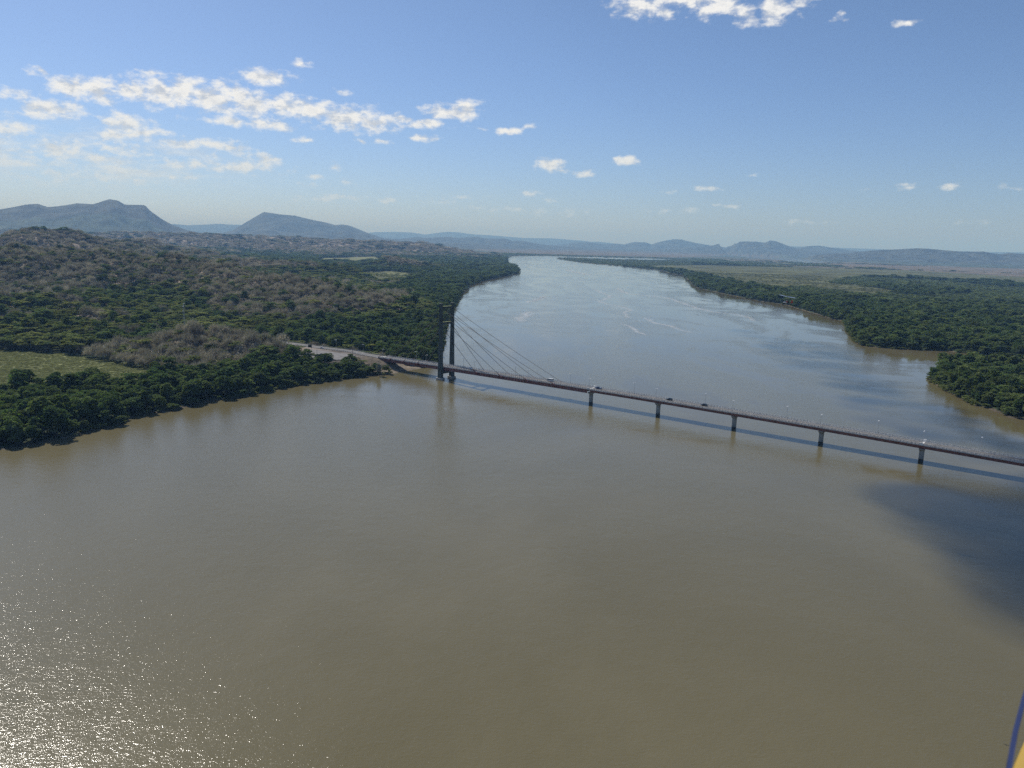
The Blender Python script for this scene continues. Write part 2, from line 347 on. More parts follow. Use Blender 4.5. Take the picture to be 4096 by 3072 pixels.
MARSH_L = gp([(-400,1392),(0,1398),(230,1410),(450,1440),(620,1472),(700,1496)], 2) + gp([(600,1516),(420,1507),(280,1514),(100,1527),(-60,1552),(-400,1580)], 11)
def hgt(x, y):
    """ground height for arrays x, y (real plan metres)"""
    D = np.hypot(x, y)
    sd = np.minimum(np.minimum(seg_dist(x, y, MAIN, True), seg_dist(x, y, LAKE, True)), seg_dist(x, y, LAKE2, True))
    wat = inside(x, y, MAIN) | inside(x, y, LAKE) | inside(x, y, LAKE2)
    jit = (fbm(x, y, 25, 3, 5) - 0.5) * 8 * np.clip(900 / D, 0.3, 1)
    sdj = np.where(wat, -sd, sd) + jit
    base = np.where(sdj < 0, np.maximum(-4.0, sdj * 0.35 - 0.1), np.minimum(0.9, sdj * 0.2 + 0.05))
    base = np.where(sdj > 0, base + np.clip((sd - 60) / 600, 0, 1) * 1.2, base)
    h = np.zeros_like(x)
    for k, (pl, zs, wd) in enumerate(RIDGES):
        d, z = seg_dist(x, y, pl, False, zs)
        m = d < wd * 2.6
        nz = fbm(x, y, wd * 0.45, 5, 40 + k)
        dd = d * (1.0 + 1.1 * (nz - 0.45) * np.clip(d / (wd * 0.35), 0, 1))
        hh = z * np.exp(-(np.maximum(dd, 0) / wd) ** 1.55) * m
        if wd >= 900: hh = hh * (1 - 0.24 * np.abs(2 * fbm(x, y, wd * .35, 5, 140 + k) - 1) * 2 * np.clip(d / (wd * .3), 0, 1))
        h = np.maximum(h, hh) + 0.12 * np.minimum(h, hh)
    h = h + np.clip((h - 8) / 30, 0, 1) * np.clip(1.2 - D / 9000, 0, 1) * (0.18 - np.abs(2 * fbm(x, y, 210, 4, 66) - 1) * 1.6) * 32
    h = h * np.where(D < 9500, np.clip((R_(0.9) - np.arctan2(x, y)) / R_(1.2), 0, 1), 1.0)
    h = np.where(inside(x, y, MARSH_L), 0.0, h * np.clip(seg_dist(x, y, MARSH_L, True) / 60.0, 0, 1))
    land = sdj > 0
    h = h * np.clip(sd / 90.0, 0, 1) ** 1.2
    # road embankment and parking area
    dr = seg_dist(x, y, ROAD)
    emb = (ROAD_Z - 0.35) - np.maximum(0, dr - 8.0) * 0.62
    il = inside(x, y, LOT); dl = np.where(il, 0, seg_dist(x, y, LOT, True))
    emb = np.maximum(emb, (ROAD_Z - 0.75) - dl * 0.35)
    out = np.where(land, base + h * (D > 300), base)
    s = (x - BC[0]) * BU[0] + (y - BC[1]) * BU[1]; t = (x - BC[0]) * BN[0] + (y - BC[1]) * BN[1]
    nearr = (D < 1400)
    # under the bridge the bank slopes down to the river
    bank = (ROAD_Z - 1.2) - np.maximum(0, s + 232) * 0.42 - np.maximum(0, np.abs(t) - 9) * 0.5
    emb = np.where(s > -236, np.minimum(emb, bank), emb)
    emb = np.maximum(emb, np.where((s > -240) & (s < -196), bank * 1.0, -9))
    w = np.clip((dr - 25) / 40, 0, 1)
    out = np.where(nearr & (emb > out), emb, out)
    out = np.where(nearr & (dr < 60), np.minimum(out, ROAD_Z - 0.35 + np.maximum(0, dr - 7.5) * 0.55), out)
    return out, sdj, h

# polar sheet of ground, fine near, coarse far
NR, NA = 620, 900
radii = 150.0 * (42000 / 150.0) ** (np.arange(NR) / (NR - 1.0))
angs = np.linspace(R_(-52), R_(52), NA)
RR, AA = np.meshgrid(radii, angs, indexing='ij')
GX, GY = RR * np.sin(AA), RR * np.cos(AA)
GZ, GSD, GHL = hgt(GX, GY)
def sample(grid, x, y):
    d = np.hypot(x, y); a = np.arctan2(x, y)
    u = np.clip(np.log(d / 150.0) / math.log(42000 / 150.0) * (NR - 1), 0, NR - 1.001)
    v = np.clip((a - angs[0]) / (angs[-1] - angs[0]) * (NA - 1), 0, NA - 1.001)
    i = u.astype(int); j = v.astype(int); fu = u - i; fv = v - j
    return (grid[i, j] * (1 - fv) + grid[i, j + 1] * fv) * (1 - fu) + (grid[i + 1, j] * (1 - fv) + grid[i + 1, j + 1] * fv) * fu

# land cover (0..1 masks on the plan)
MARSH_L = gp([(-400,1392),(0,1398),(230,1410),(450,1440),(620,1472),(700,1496)], 2) + gp([(600,1516),(420,1507),(280,1514),(100,1527),(-60,1552),(-400,1580)], 11)
MARSH_M = gp([(1440,1092),(1560,1085),(1680,1098),(1640,1115),(1560,1128),(1450,1120)], 2)
MARSH_M2 = gp([(1300,1032),(1500,1030),(1540,1042),(1400,1052),(1250,1045)], 2)
MARSH_R = gp([(2560,1062),(2800,1060),(3300,1072),(4300,1100),(4500,1150),(3900,1128),(3450,1108),(3350,1130),(3600,1165),(3630,1180),(3480,1180),(3200,1150),(3000,1150),(2860,1120),(2700,1085)], 2)
BROWN_R = gp([(3300,1052),(3600,1062),(4500,1085),(4600,1120),(4096,1108),(3700,1085),(3400,1068)], 2)
BROWN_F = gp([(1900,1000),(2300,1003),(2900,1010),(3100,1014),(2900,1022),(2700,1030),(2300,1019),(2000,1014)], 2)
ML = inside(GX, GY, MARSH_L); 
fn = fbm(GX, GY, 260, 4, 71); fn2 = fbm(GX, GY, 900, 4, 72)
c_for = np.array([0.030, 0.045, 0.022]); c_dry = np.array([0.21, 0.175, 0.14]); c_marsh = np.array([0.150, 0.158, 0.066])
c_brown = np.array([0.135, 0.112, 0.082]); c_mud = np.array([0.10, 0.082, 0.058]); c_olive = np.array([0.075, 0.092, 0.042]); c_far = np.array([0.06, 0.075, 0.05])
COL = np.empty(GX.shape + (3,)); COL[:] = c_for
def lay(mask, c):
    global COL
    mk = np.clip(mask, 0, 1)[..., None]; COL = COL * (1 - mk) + c * mk
lay(np.clip((GHL - 7) / 6, 0, 1) * (0.55 + 0.6 * (fn > 0.42)), c_dry)
rightside = (AA > R_(3.0)) & (RR > 1500)
lay(rightside * np.clip((fn2 - 0.35) * 6, 0, 1) * np.clip((RR - 1800) / 800, 0, 1), c_olive)
lay((RR > 9000) * 1.0, c_far)
lay((RR > 5000) * np.clip((fn2 - 0.5) * 8, 0, 1) * (GHL < 15) * 0.8, c_brown)
for mk, c in ((MARSH_L, c_marsh), (MARSH_M, c_marsh), (MARSH_M2, c_marsh), (MARSH_R, c_marsh * 0.60), (BROWN_R, c_brown), (BROWN_F, c_brown * 0.9)):
    lay(inside(GX, GY, mk) * 1.0, c)
lay((RR > 11000) * np.clip(GHL / 40, 0, 1), np.array([0.062, 0.066, 0.055]))
lay((GSD < 3) * 1.0, c_mud)
drg = seg_dist(GX, GY, ROAD)
lay((drg < 16) * 1.0, np.array([0.20, 0.17, 0.13]))
lay((inside(GX, GY, LOT) | (seg_dist(GX, GY, LOT, True) < 6)) * 1.0, np.array([0.20, 0.175, 0.15]))
sg = (GX - BC[0]) * BU[0] + (GY - BC[1]) * BU[1]; tg = (GX - BC[0]) * BN[0] + (GY - BC[1]) * BN[1]
lay(((sg > -240) & (sg < -185) & (np.abs(tg) < 26)) * 1.0, np.array([0.26, 0.215, 0.16]))

idx = np.arange(NR * NA).reshape(NR, NA)
fq = np.stack([idx[:-1, :-1], idx[1:, :-1], idx[1:, 1:], idx[:-1, 1:]], -1).reshape(-1, 4)[:, ::-1]
gm, t, b = material('ground_cover')
tc = t.add('ShaderNodeTexCoord').outputs['Object']
at = t.add('ShaderNodeAttribute'); at.attribute_name = 'cover'
nn = t.noise(tc, 0.05, 6, 0.7); nb = t.noise(t.vmath('MULTIPLY', tc, (1, 0.5, 1)), 0.4, 5, 0.75); nf = t.noise(tc, 0.0045, 8, 0.68)
f1 = t.ramp(nn, 0.3, 0.72, 0.62, 1.4); f2 = t.ramp(nb, 0.32, 0.70, 0.78, 1.22); f3 = t.ramp(nf, 0.38, 0.62, 0.6, 1.35)
ff = t.math('MULTIPLY', t.math('MULTIPLY', f1, f2), f3)
t.put(b.inputs['Base Color'], t.mix(1.0, at.outputs['Color'], t.comb(ff, ff, ff), 'MULTIPLY'))
b.inputs['Roughness'].default_value = 0.95; b.inputs['Specular IOR Level'].default_value = 0.1
bp = t.add('ShaderNodeBump'); bp.inputs['Distance'].default_value = 4.0; bp.inputs['Strength'].default_value = 0.9
t.l.new(nn, bp.inputs['Height']); t.l.new(bp.outputs[0], b.inputs['Normal'])
gme = mesh_np('ground', np.stack([GX, GY, GZ], -1).reshape(-1, 3), fq, gm, smooth=True)
ca = gme.attributes.new('cover', 'FLOAT_COLOR', 'POINT')
ca.data.foreach_set('color', np.concatenate([COL.reshape(-1, 3), np.ones((NR * NA, 1))], 1).astype(np.float32).ravel())
tag(link('ground', gme), kind='structure')

# ------------------------------------------------------------------ water
wm, t, b = material('muddy_river_water')
tc = t.add('ShaderNodeTexCoord').outputs['Object']
big = t.noise(t.vmath('MULTIPLY', tc, (1.0, 0.45, 1.0)), 0.004, 5, 0.6, 1.2)
silt = t.mix(t.ramp(big, 0.35, 0.65), (0.112, 0.096, 0.047), (0.136, 0.118, 0.064))
t.put(b.inputs['Base Color'], silt)
b.inputs['IOR'].default_value = 1.333
# wind: calmer slicks (mirror-like) in winding bands, rougher water between them
wv = t.vmath('ADD', tc, t.vmath('MULTIPLY', t.vmath('SUBTRACT', t.add('ShaderNodeTexNoise').outputs['Color'], (0.5,)*3), (0.0,)*3))
sl1 = t.noise(t.vmath('MULTIPLY', tc, (1.0, 0.35, 1.0)), 0.006, 6, 0.62, 2.4)
sl2 = t.noise(t.vmath('MULTIPLY', tc, (0.5, 1.2, 1.0)), 0.020, 4, 0.6, 1.5)
calm = t.ramp(t.math('ADD', sl1, t.math('MULTIPLY', t.math('SUBTRACT', sl2, 0.5), 0.35)), 0.42, 0.60)
wind0 = t.sep(tc)
t.put(b.inputs['Roughness'], t.ramp(t.math('ADD', wind0[1], t.math('MULTIPLY', wind0[0], 0.9)), 300, 1100, 0.15, 0.04))
w1 = t.noise(t.vmath('MULTIPLY', tc, (1.0, 1.5, 1.0)), 0.75, 3, 0.55, 0.3)
w2 = t.noise(tc, 0.16, 2, 0.5, 0.2)
w3 = t.noise(t.vmath('MULTIPLY', tc, (1.4, 1.0, 1.0)), 2.6, 1, 0.5)
hsum = t.math('ADD', t.math('ADD', t.math('MULTIPLY', w1, 0.20), t.math('MULTIPLY', w2, 0.36)), t.math('MULTIPLY', w3, 0.125))
pos = t.sep(tc)
wind = t.ramp(t.math('ADD', pos[1], t.math('MULTIPLY', pos[0], 0.9)), 60, 620)      # breezy reach near the camera, sheltered reach upstream
bp = t.add('ShaderNodeBump'); bp.inputs['Distance'].default_value = 1.0
near_s = 0.49
far_s = t.ramp(calm, 0, 1, 0.36, 0.04, False)
t.put(bp.inputs['Strength'], t.math('ADD', t.math('MULTIPLY', wind, far_s), t.math('MULTIPLY', t.math('SUBTRACT', 1.0, wind), near_s)))
t.l.new(hsum, bp.inputs['Height']); t.l.new(bp.outputs[0], b.inputs['Normal'])
nw = 96
wr = [0.0, 120, 1500, 41000]
wv_ = [(0, 0, 0)]; wf = []
for rr in wr[1:]:
    for k in range(nw): wv_.append((rr * math.cos(2 * math.pi * k / nw), rr * math.sin(2 * math.pi * k / nw), 0))
for k in range(nw): wf.append((0, 1 + k, 1 + (k + 1) % nw))
for q in range(len(wr) - 2):
    for k in range(nw):
        a = 1 + q * nw + k; a2 = 1 + q * nw + (k + 1) % nw
        wf.append((a, a + nw, a2 + nw, a2))
wme = bpy.data.meshes.new('river_water'); wme.from_pydata(wv_, [], wf); wme.materials.append(wm)
tag(link('river_water', wme), kind='structure')

# ------------------------------------------------------------------ materials of the bridge
M_conc = plain('weathered_concrete', (0.30, 0.30, 0.28), 0.85, 0, 0.35, 0.6)
M_dark = plain('mossy_dark_concrete', (0.055, 0.066, 0.058), 0.8, 0, 0.45, 0.35)
M_lich = plain('lichen_topped_concrete', (0.22, 0.25, 0.10), 0.9, 0, 0.3, 1.0)
M_gird = plain('faded_red_girder_paint', (0.20, 0.085, 0.075), 0.6, 0.0, 0.35, 0.5)
M_girdd = plain('dark_rib_paint', (0.055, 0.032, 0.034), 0.6)
M_asph = plain('worn_asphalt', (0.115, 0.112, 0.108), 0.9, 0, 0.22, 0.35)
M_walk = plain('pale_walkway_concrete', (0.46, 0.445, 0.42), 0.9, 0, 0.25, 0.8)
M_rail = plain('railing_concrete', (0.50, 0.49, 0.46), 0.85, 0, 0.3, 1.2)
M_line = plain('road_paint', (0.62, 0.60, 0.52), 0.7, 0, 0.2, 1.0)
M_cable = plain('rusty_black_cable', (0.105, 0.090, 0.072), 0.5, 0.2, 0.3, 0.5)
M_red = plain('red_anchor_paint', (0.15, 0.055, 0.048), 0.6)
M_galv = plain('galvanised_steel', (0.45, 0.46, 0.46), 0.45, 0.4, 0.1)
M_lamp = plain('white_lamp_head', (0.80, 0.80, 0.78), 0.4)
M_tide = plain('tide_blackened_concrete', (0.022, 0.023, 0.022), 0.5)
M_white = plain('white_car_paint', (0.80, 0.80, 0.80), 0.25, 0, 0.02, spec=0.6)
M_black = plain('black_car_paint', (0.012, 0.013, 0.016), 0.22, 0, 0.02, spec=0.6)
M_blue = plain('blue_car_paint', (0.02, 0.045, 0.13), 0.25, 0, 0.02, spec=0.6)
M_glass = plain('dark_window_glass', (0.015, 0.018, 0.02), 0.08, 0, 0.02, spec=0.8)
M_tyre = plain('tyre_rubber', (0.02, 0.02, 0.02), 0.8)
M_wood = plain('bleached_wood', (0.34, 0.30, 0.25), 0.9)

# ------------------------------------------------------------------ the bridge
bridge = empty('cable_stayed_bridge', B(-153.3, 0, 0), BA, 'long cable-stayed road bridge with one dark H-shaped tower crossing the brown river', 'bridge')
BLOC = Vector(B(-153.3, 0, 0))
def L(s, t, z): return (s + 153.3, t, z)            # bridge coordinates local to its empty
def sweep(mb, prof, s0, s1, step=4.0):
    n = max(1, int(round((s1 - s0) / step))); rings = []
    for k in range(n + 1):
        s = s0 + (s1 - s0) * k / n
        rings.append([L(s, t, ztop(s) + dz) for t, dz in prof])
    mb.loft(rings)
def part(mb, name, mats, parent=None, smooth=False):
    return mb.build(name, mats, bridge if parent is None else parent, smooth=smooth)
S0, S1 = -236.0, 520.0
HW = 5.55
mb = MB(); sweep(mb, [(-HW, -0.32), (HW, -0.32), (HW, 0.0), (-HW, 0.0)], S0, S1); deck = part(mb, 'deck', M_walk)
mb = MB(); sweep(mb, [(-3.75, 0.004), (3.75, 0.004), (3.75, 0.03), (-3.75, 0.03)], S0, S1); part(mb, 'roadway', M_asph)
mb = MB()
for t0 in (-3.55, 3.43): sweep(mb, [(t0, 0.034), (t0 + 0.12, 0.034), (t0 + 0.12, 0.04), (t0, 0.04)], S0, S1)
s = S0
while s < S1 - 8: sweep(mb, [(-0.07, 0.034), (0.07, 0.034), (0.07, 0.04), (-0.07, 0.04)], s, s + 3.5, 3.5); s += 9
part(mb, 'lane_marking', M_line)
for sg_ in (-1, 1):
    mb = MB()
    a, c_ = sorted((sg_ * 3.78, sg_ * 4.05)); sweep(mb, [(a, 0.004), (c_, 0.004), (c_, 0.30), (a, 0.30)], S0, S1)
    part(mb, 'kerb', M_walk)
    mb = MB()                                        # railing: plinth, posts, two rails
    a, c_ = sorted((sg_ * 5.22, sg_ * 5.50))
    sweep(mb, [(a, 0.004), (c_, 0.004), (c_, 0.28), (a, 0.28)], S0, S1)
    for z0 in (0.62, 0.98): sweep(mb, [(a + 0.06, z0), (c_ - 0.06, z0), (c_ - 0.06, z0 + 0.13), (a + 0.06, z0 + 0.13)], S0, S1)
    s = S0 + 0.5
    while s < S1:
        zt = ztop(s)
        mb.box(s - 0.14 + 153.3, s + 0.14 + 153.3, a, c_, zt + 0.28, zt + 1.28)
        s += 2.06
    part(mb, 'railing', M_rail)
# stayed span: deep plate girders with ribs; approach spans: two inset girders under the slab
for sg_ in (-1, 1):
    mb = MB(); a, c_ = sorted((sg_ * 5.05, sg_ * 4.75))
    dep = -3.0
    sweep(mb, [(a, dep), (c_, dep), (c_, -0.324), (a, -0.324)], S0, -0.9)
    a2, c2 = sorted((sg_ * 5.25, sg_ * 4.4)); sweep(mb, [(a2, dep - 0.12), (c2, dep - 0.12), (c2, dep - 0.003), (a2, dep - 0.003)], S0, -0.9)
    mb.cur = 1; s = S0 + 1.0; o0, o1 = sorted((sg_ * 5.053, sg_ * 5.20))
    while s < -1.5:
        zt = ztop(s); mb.box(s - 0.10 + 153.3, s + 0.10 + 153.3, o0, o1, zt + dep + 0.01, zt - 0.33); s += 3.1
    part(mb, 'plate_girder', [M_gird, M_girdd])
    mb = MB(); a, c_ = sorted((sg_ * 3.1, sg_ * 2.7))
    sweep(mb, [(a, -2.35), (c_, -2.35), (c_, -0.324), (a, -0.324)], 0.6, S1)
    a2, c2 = sorted((sg_ * 3.35, sg_ * 2.45)); sweep(mb, [(a2, -2.47), (c2, -2.47), (c2, -2.353), (a2, -2.353)], 0.6, S1)
    part(mb, 'approach_girder', M_gird)
s = S0 + 4
while s < -2: zt = ztop(s); mb = MB(); mb.box(s - 0.15 + 153.3, s + 0.15 + 153.3, -4.74, 4.74, zt - 2.4, zt - 0.33); part(mb, 'cross_beam', M_girdd); s += 6.2
s = 3
while s < S1 - 2:
    zt = ztop(s); mb = MB(); mb.box(s - 0.12 + 153.3, s + 0.12 + 153.3, -2.69, 2.69, zt - 1.9, zt - 0.33); part(mb, 'cross_beam', M_girdd); s += 9.63
for s in (0.0, 57.8 * 4):
    mb = MB(); sweep(mb, [(-5.5, 0.045), (5.5, 0.045), (5.5, 0.06), (-5.5, 0.06)], s - 0.45, s + 0.45, 0.9)
    for sg_ in (-1, 1):
        zt = ztop(s); a, c_ = sorted((sg_ * 5.15, sg_ * 5.62)); mb.box(s - 0.9 + 153.3, s + 0.9 + 153.3, a, c_, zt + 0.062, zt + 1.45)
    part(mb, 'expansion_joint', plain('bright_joint_plate', (0.75, 0.74, 0.70), 0.5, 0, 0.1))
# abutment
mb = MB(); zt = ztop(S0)
mb.box(S0 - 3.5 + 153.3, S0 + 1.5 + 153.3, -6.4, 6.4, zt - 8.5, zt - 3.15)
mb.box(S0 - 3.5 + 153.3, S0 - 0.05 + 153.3, -6.4, 6.4, zt - 3.15, zt - 0.06)
mb.box(S0 + 1.5 + 153.3, S0 + 5.5 + 153.3, -6.4, -5.7, zt - 8.5, zt - 3.15); mb.box(S0 + 1.5 + 153.3, S0 + 5.5 + 153.3, 5.7, 6.4, zt - 8.5, zt - 3.15)
part(mb, 'abutment', M_conc)
# piers
def octo(cx, cyv, rx, ry, z, ch=0.30):
    kx, ky = rx * (1 - ch * 2 * rx / (2 * rx)), ry * (1 - ch * 2)
    kx = rx - ch * 2; ky = ry - ch * 2
    return [(cx + q[0], cyv + q[1], z) for q in ((-rx, -ky), (-kx, -ry), (kx, -ry), (rx, -ky), (rx, ky), (kx, ry), (-kx, ry), (-rx, ky))]
for k in range(9):
    s = 57.8 * k; zt = ztop(s) - 2.48; x = s + 153.3
    pr = empty('pier', (x, 0, 0)); pr.parent = bridge
    mb = MB(); mb.loft([octo(0, 0, 1.28, 1.5, 1.75), octo(0, 0, 1.28, 1.5, zt - 1.9)]); mb.build('column', M_conc, pr)
    mb = MB(); mb.loft([octo(0, 0, 1.30, 1.52, -5), octo(0, 0, 1.30, 1.52, 1.75)]); mb.build('tide_band', M_tide, pr)
    mb = MB()
    mb.loft([octo(0, 0, 1.30, 1.55, zt - 1.895, .15), octo(0, 0, 1.35, 2.9, zt - 1.15, .12), octo(0, 0, 1.35, 3.3, zt - 0.95, .12), octo(0, 0, 1.35, 3.3, zt - 0.25, .12)])
    mb.build('pier_cap', M_conc, pr)
    for q in (-2.9, 2.9): mb = MB(); mb.box(-0.5, 0.5, q - 0.35, q + 0.35, zt - 0.248, zt - 0.003); mb.build('bearing', M_girdd, pr)
# tower
tower = empty('tower', (0, 0, 0)); tower.parent = bridge
for sg_ in (-1, 1):
    y0 = sg_ * 7.45
    mb = MB()
    mb.loft([octo(0, y0, 2.25, 1.62, 1.5, .12), octo(0, y0, 1.95, 1.50, 14, .12), octo(0, y0, 1.62, 1.20, 46, .12), octo(0, y0, 1.42, 1.02, 66.4, .12)])
    leg = mb.build('tower_leg', M_dark, tower)
    mb = MB(); mb.loft([octo(0, y0, 1.55, 1.14, 66.403, .12), octo(0, y0, 1.55, 1.14, 67.8, .12), octo(0, y0, 1.2, 0.8, 68.0, .12)])
    mb.build('tower_head', M_dark, tower)
    mb = MB()
    ov = lambda z, k=1.0: [(4.1 * k * math.copysign(abs(math.cos(a)) ** .7, math.cos(a)), y0 + 2.9 * k * math.copysign(abs(math.sin(a)) ** .8, math.sin(a)), z) for a in [2 * math.pi * i / 28 for i in range(28)]]
    mb.loft([ov(-5), ov(1.35), ov(1.6, 0.985)])
    mb.build('pile_cap', M_conc, tower)
for zb, dpt in ((65.2, 2.1), (51.4, 1.9)):
    mb = MB(); mb.box(-1.0, 1.0, -6.45, 6.45, zb - dpt, zb - 0.05); cb = mb.build('crossbeam', M_dark, tower)
    mb = MB(); mb.box(-0.98, 0.98, -6.44, 6.44, zb - 0.047, zb + 0.02); mb.build('lichen_top', M_lich, cb)
mb = MB(); mb.box(-1.7, 1.7, -5.95, 5.95, 5.3, 7.9); mb.build('crossbeam', M_dark, tower)
# stay cables with their anchors
CB = [(-115.0, 47.0), (-88.0, 54.0), (-61.0, 58.5), (-34.0, 63.0), (-182.5, 47.0), (-200.5, 54.0), (-218.5, 58.5), (-235.0, 63.0)]
for sa, zh in CB:
    for sg_ in (-1, 1):
        zt = ztop(sa); top = Vector(L(-153.3 + (1.45 if sa > -153 else -1.45), sg_ * 7.0, zh)); low_ = Vector(L(sa, sg_ * 5.95, zt + 0.9))
        d = (top - low_).normalized()
        mb = MB()
        for o_ in (-0.16, 0.16):
            prev = None
            for q in range(9):
                f = q / 8; pt = low_.lerp(top, f); pt.z -= 1.1 * 4 * f * (1 - f) * (low_ - top).length / 130; pt.y += o_
                if prev is not None: mb.tube(prev, pt, 0.085, n=6)
                prev = pt
        part(mb, 'stay_cable', M_cable)
        mb = MB()
        base = low_ - d * 3.4
        mb.tube(base, low_ + d * 1.2, 0.42, 0.24, 10)
        mb.box(base.x - 1.3, base.x + 1.3, min(sg_ * 5.21, sg_ * 6.35), max(sg_ * 5.21, sg_ * 6.35), zt - 2.3, zt - 0.34)
        part(mb, 'cable_anchor', M_red)
# street lamps of the bridge and the road
def lamp_proto(loc, rz, label):
    e = empty('street_lamp', loc, rz, label, 'street lamp', 'street lamps along the bridge and its road')
    mb = MB(); mb.tube((0, 0, 0), (0, 0, 8.2), 0.13, 0.08, 8); mb.tube((0, 0, 0), (0, 0, 0.5), 0.22, 0.2, 8); mb.build('pole', M_galv, e)
    mb = MB(); mb.tube((0, 0, 8.15), (0, 1.2, 8.35), 0.05, 0.05, 6); mb.tube((0, 0, 8.15), (0, -0.4, 8.25), 0.05, 0.05, 6); mb.build('arm', M_galv, e)
    mb = MB(); mb.box(-0.26, 0.26, 0.7, 1.75, 8.28, 8.46); mb.box(-0.26, 0.26, -0.9, -0.2, 8.22, 8.38); mb.build('lamp_head', M_lamp, e)
    return e
def copy_tree(o, parent=None):
    c = o.copy(); SC.link(c); c.parent = parent
    for ch in o.children: copy_tree(ch, c)
    return c
LP = [(-196, 1), (-137, 1), (-78.5, 1), (-23, 1), (34.5, 1), (91.5, 1), (149, 1), (205, 1), (260, 1), (318, 1),
      (-231, -1), (-173.4, -1), (-115.6, -1), (-57.8, -1), (0.8, -1), (57.8, -1), (115.6, -1), (173.4, -1), (231.8, -1), (289, -1)]
ords = ['first','second','third','fourth','fifth','sixth','seventh','eighth','ninth','tenth']
lp0 = None; nf_ = nn_ = 0
for s, sd_ in LP:
    if s > 290: continue
    if sd_ > 0: nf_ += 1; k = nf_; side = 'far'
    else: nn_ += 1; k = nn_; side = 'near'
    lab = 'grey street lamp on the %s railing of the bridge, %s from the left' % (side, ords[k - 1])
    loc = B(s, sd_ * 5.0, ztop(s) + 0.005)
    if lp0 is None: lp0 = lamp_proto(loc, BA + (math.pi if sd_ > 0 else 0), lab); o = lp0
    else: o = copy_tree(lp0)
    o.location = loc; o.rotation_euler = (0, 0, BA + (math.pi if sd_ > 0 else 0)); o['label'] = lab
for px_, py_, lab in ((1453, 1409, 'street lamp behind the far guard rail of the road, just before the bridge'), (1345, 1390, 'street lamp beside the road further back among green trees')):
    o = copy_tree(lp0); q = G(px_, py_, ROAD_Z); o.location = (q.x, q.y, ROAD_Z - 0.4); o.rotation_euler = (0, 0, BA + math.pi); o['label'] = lab

# ------------------------------------------------------------------ road on the bank
def smooth_line(pts, step=6.0):
    out = []
    P_ = [Vector((q[0], q[1], 0)) for q in pts]
    for i in range(len(P_) - 1):
        p0 = P_[max(0, i - 1)]; p1 = P_[i]; p2 = P_[i + 1]; p3 = P_[min(len(P_) - 1, i + 2)]
        n = max(2, int((p2 - p1).length / step))
        for k in range(n):
            f = k / n
            out.append(0.5 * ((2 * p1) + (-p0 + p2) * f + (2 * p0 - 5 * p1 + 4 * p2 - p3) * f * f + (-p0 + 3 * p1 - 3 * p2 + p3) * f ** 3))
    out.append(P_[-1]); return out
RL = smooth_line(ROAD)
def ribbon(mb, line, prof, z):
    rings = []
    for i, q in enumerate(line):
        d = (line[min(i + 1, len(line) - 1)] - line[max(i - 1, 0)]).normalized(); nv = Vector((-d.y, d.x, 0))
        rings.append([(q.x + nv.x * t, q.y + nv.y * t, z + dz) for t, dz in prof])
    mb.loft(rings)
mb = MB(); ribbon(mb, RL, [(-5.6, -0.5), (5.6, -0.5), (5.6, 0.0), (-5.6, 0.0)], ROAD_Z); tag(mb.build('road', M_asph), kind='structure')
mb = MB()
for t0 in (-4.6, 4.45): ribbon(mb, RL, [(t0, 0.004), (t0 + 0.15, 0.004), (t0 + 0.15, 0.010), (t0, 0.010)], ROAD_Z)
for i in range(0, len(RL) - 2, 2): ribbon(mb, RL[i:i + 2], [(-0.08, 0.004), (0.08, 0.004), (0.08, 0.010), (-0.08, 0.010)], ROAD_Z)
tag(mb.build('road_marking', M_line), kind='structure')
mb = MB()
lotp = [G(x, y, ROAD_Z - 0.3) for x, y in [(1188,1430),(1186,1410),(1236,1396),(1330,1408),(1425,1420),(1395,1438),(1300,1440)]]
zl = ROAD_Z - 0.30
cen = sum((Vector((q.x, q.y, 0)) for q in lotp), Vector()) / len(lotp)
for i in range(len(lotp)):
    a = lotp[i]; c_ = lotp[(i + 1) % len(lotp)]
    mb.quad((cen.x, cen.y, zl), (a.x, a.y, zl), (c_.x, c_.y, zl))
    mb.quad((a.x, a.y, zl - 0.9), (c_.x, c_.y, zl - 0.9), (c_.x, c_.y, zl), (a.x, a.y, zl))
tag(mb.build('parking_area', plain('dusty_gravel', (0.15, 0.143, 0.138), 0.95, 0, 0.25, 0.25)), kind='structure')
def guard_rail(line, t, label):
    e = empty('guard_rail', (line[0].x, line[0].y, ROAD_Z - 0.4), 0, label, 'guard rail')
    off = Vector((line[0].x, line[0].y, 0)); ln = [q - off for q in line]
    mb = MB(); ribbon(mb, ln, [(t - 0.05, 0.95), (t + 0.05, 0.95), (t + 0.05, 1.27), (t - 0.05, 1.27)], 0); mb.build('rail', M_galv, e)
    mb = MB()
    for i in range(len(ln) - 1):
        d = (ln[i + 1] - ln[i]).normalized(); nv = Vector((-d.y, d.x, 0))
        for f in (0, 0.5):
            q = ln[i].lerp(ln[i + 1], f) + nv * (t + (0.14 if t > 0 else -0.14)); mb.tube((q.x, q.y, -0.3), (q.x, q.y, 1.2), 0.08, n=6)
    mb.build('rail_post', M_girdd, e)
nR = len(RL)
guard_rail(RL[1:], -5.9, 'long guard rail along the far side of the bank road')
guard_rail(RL[3:int(nR * .30)], 5.9, 'guard rail on the near side of the road next to the bridge end')
guard_rail(RL[int(nR * .33):int(nR * .42)], 5.9, 'short guard rail between the road and the grey parking area')

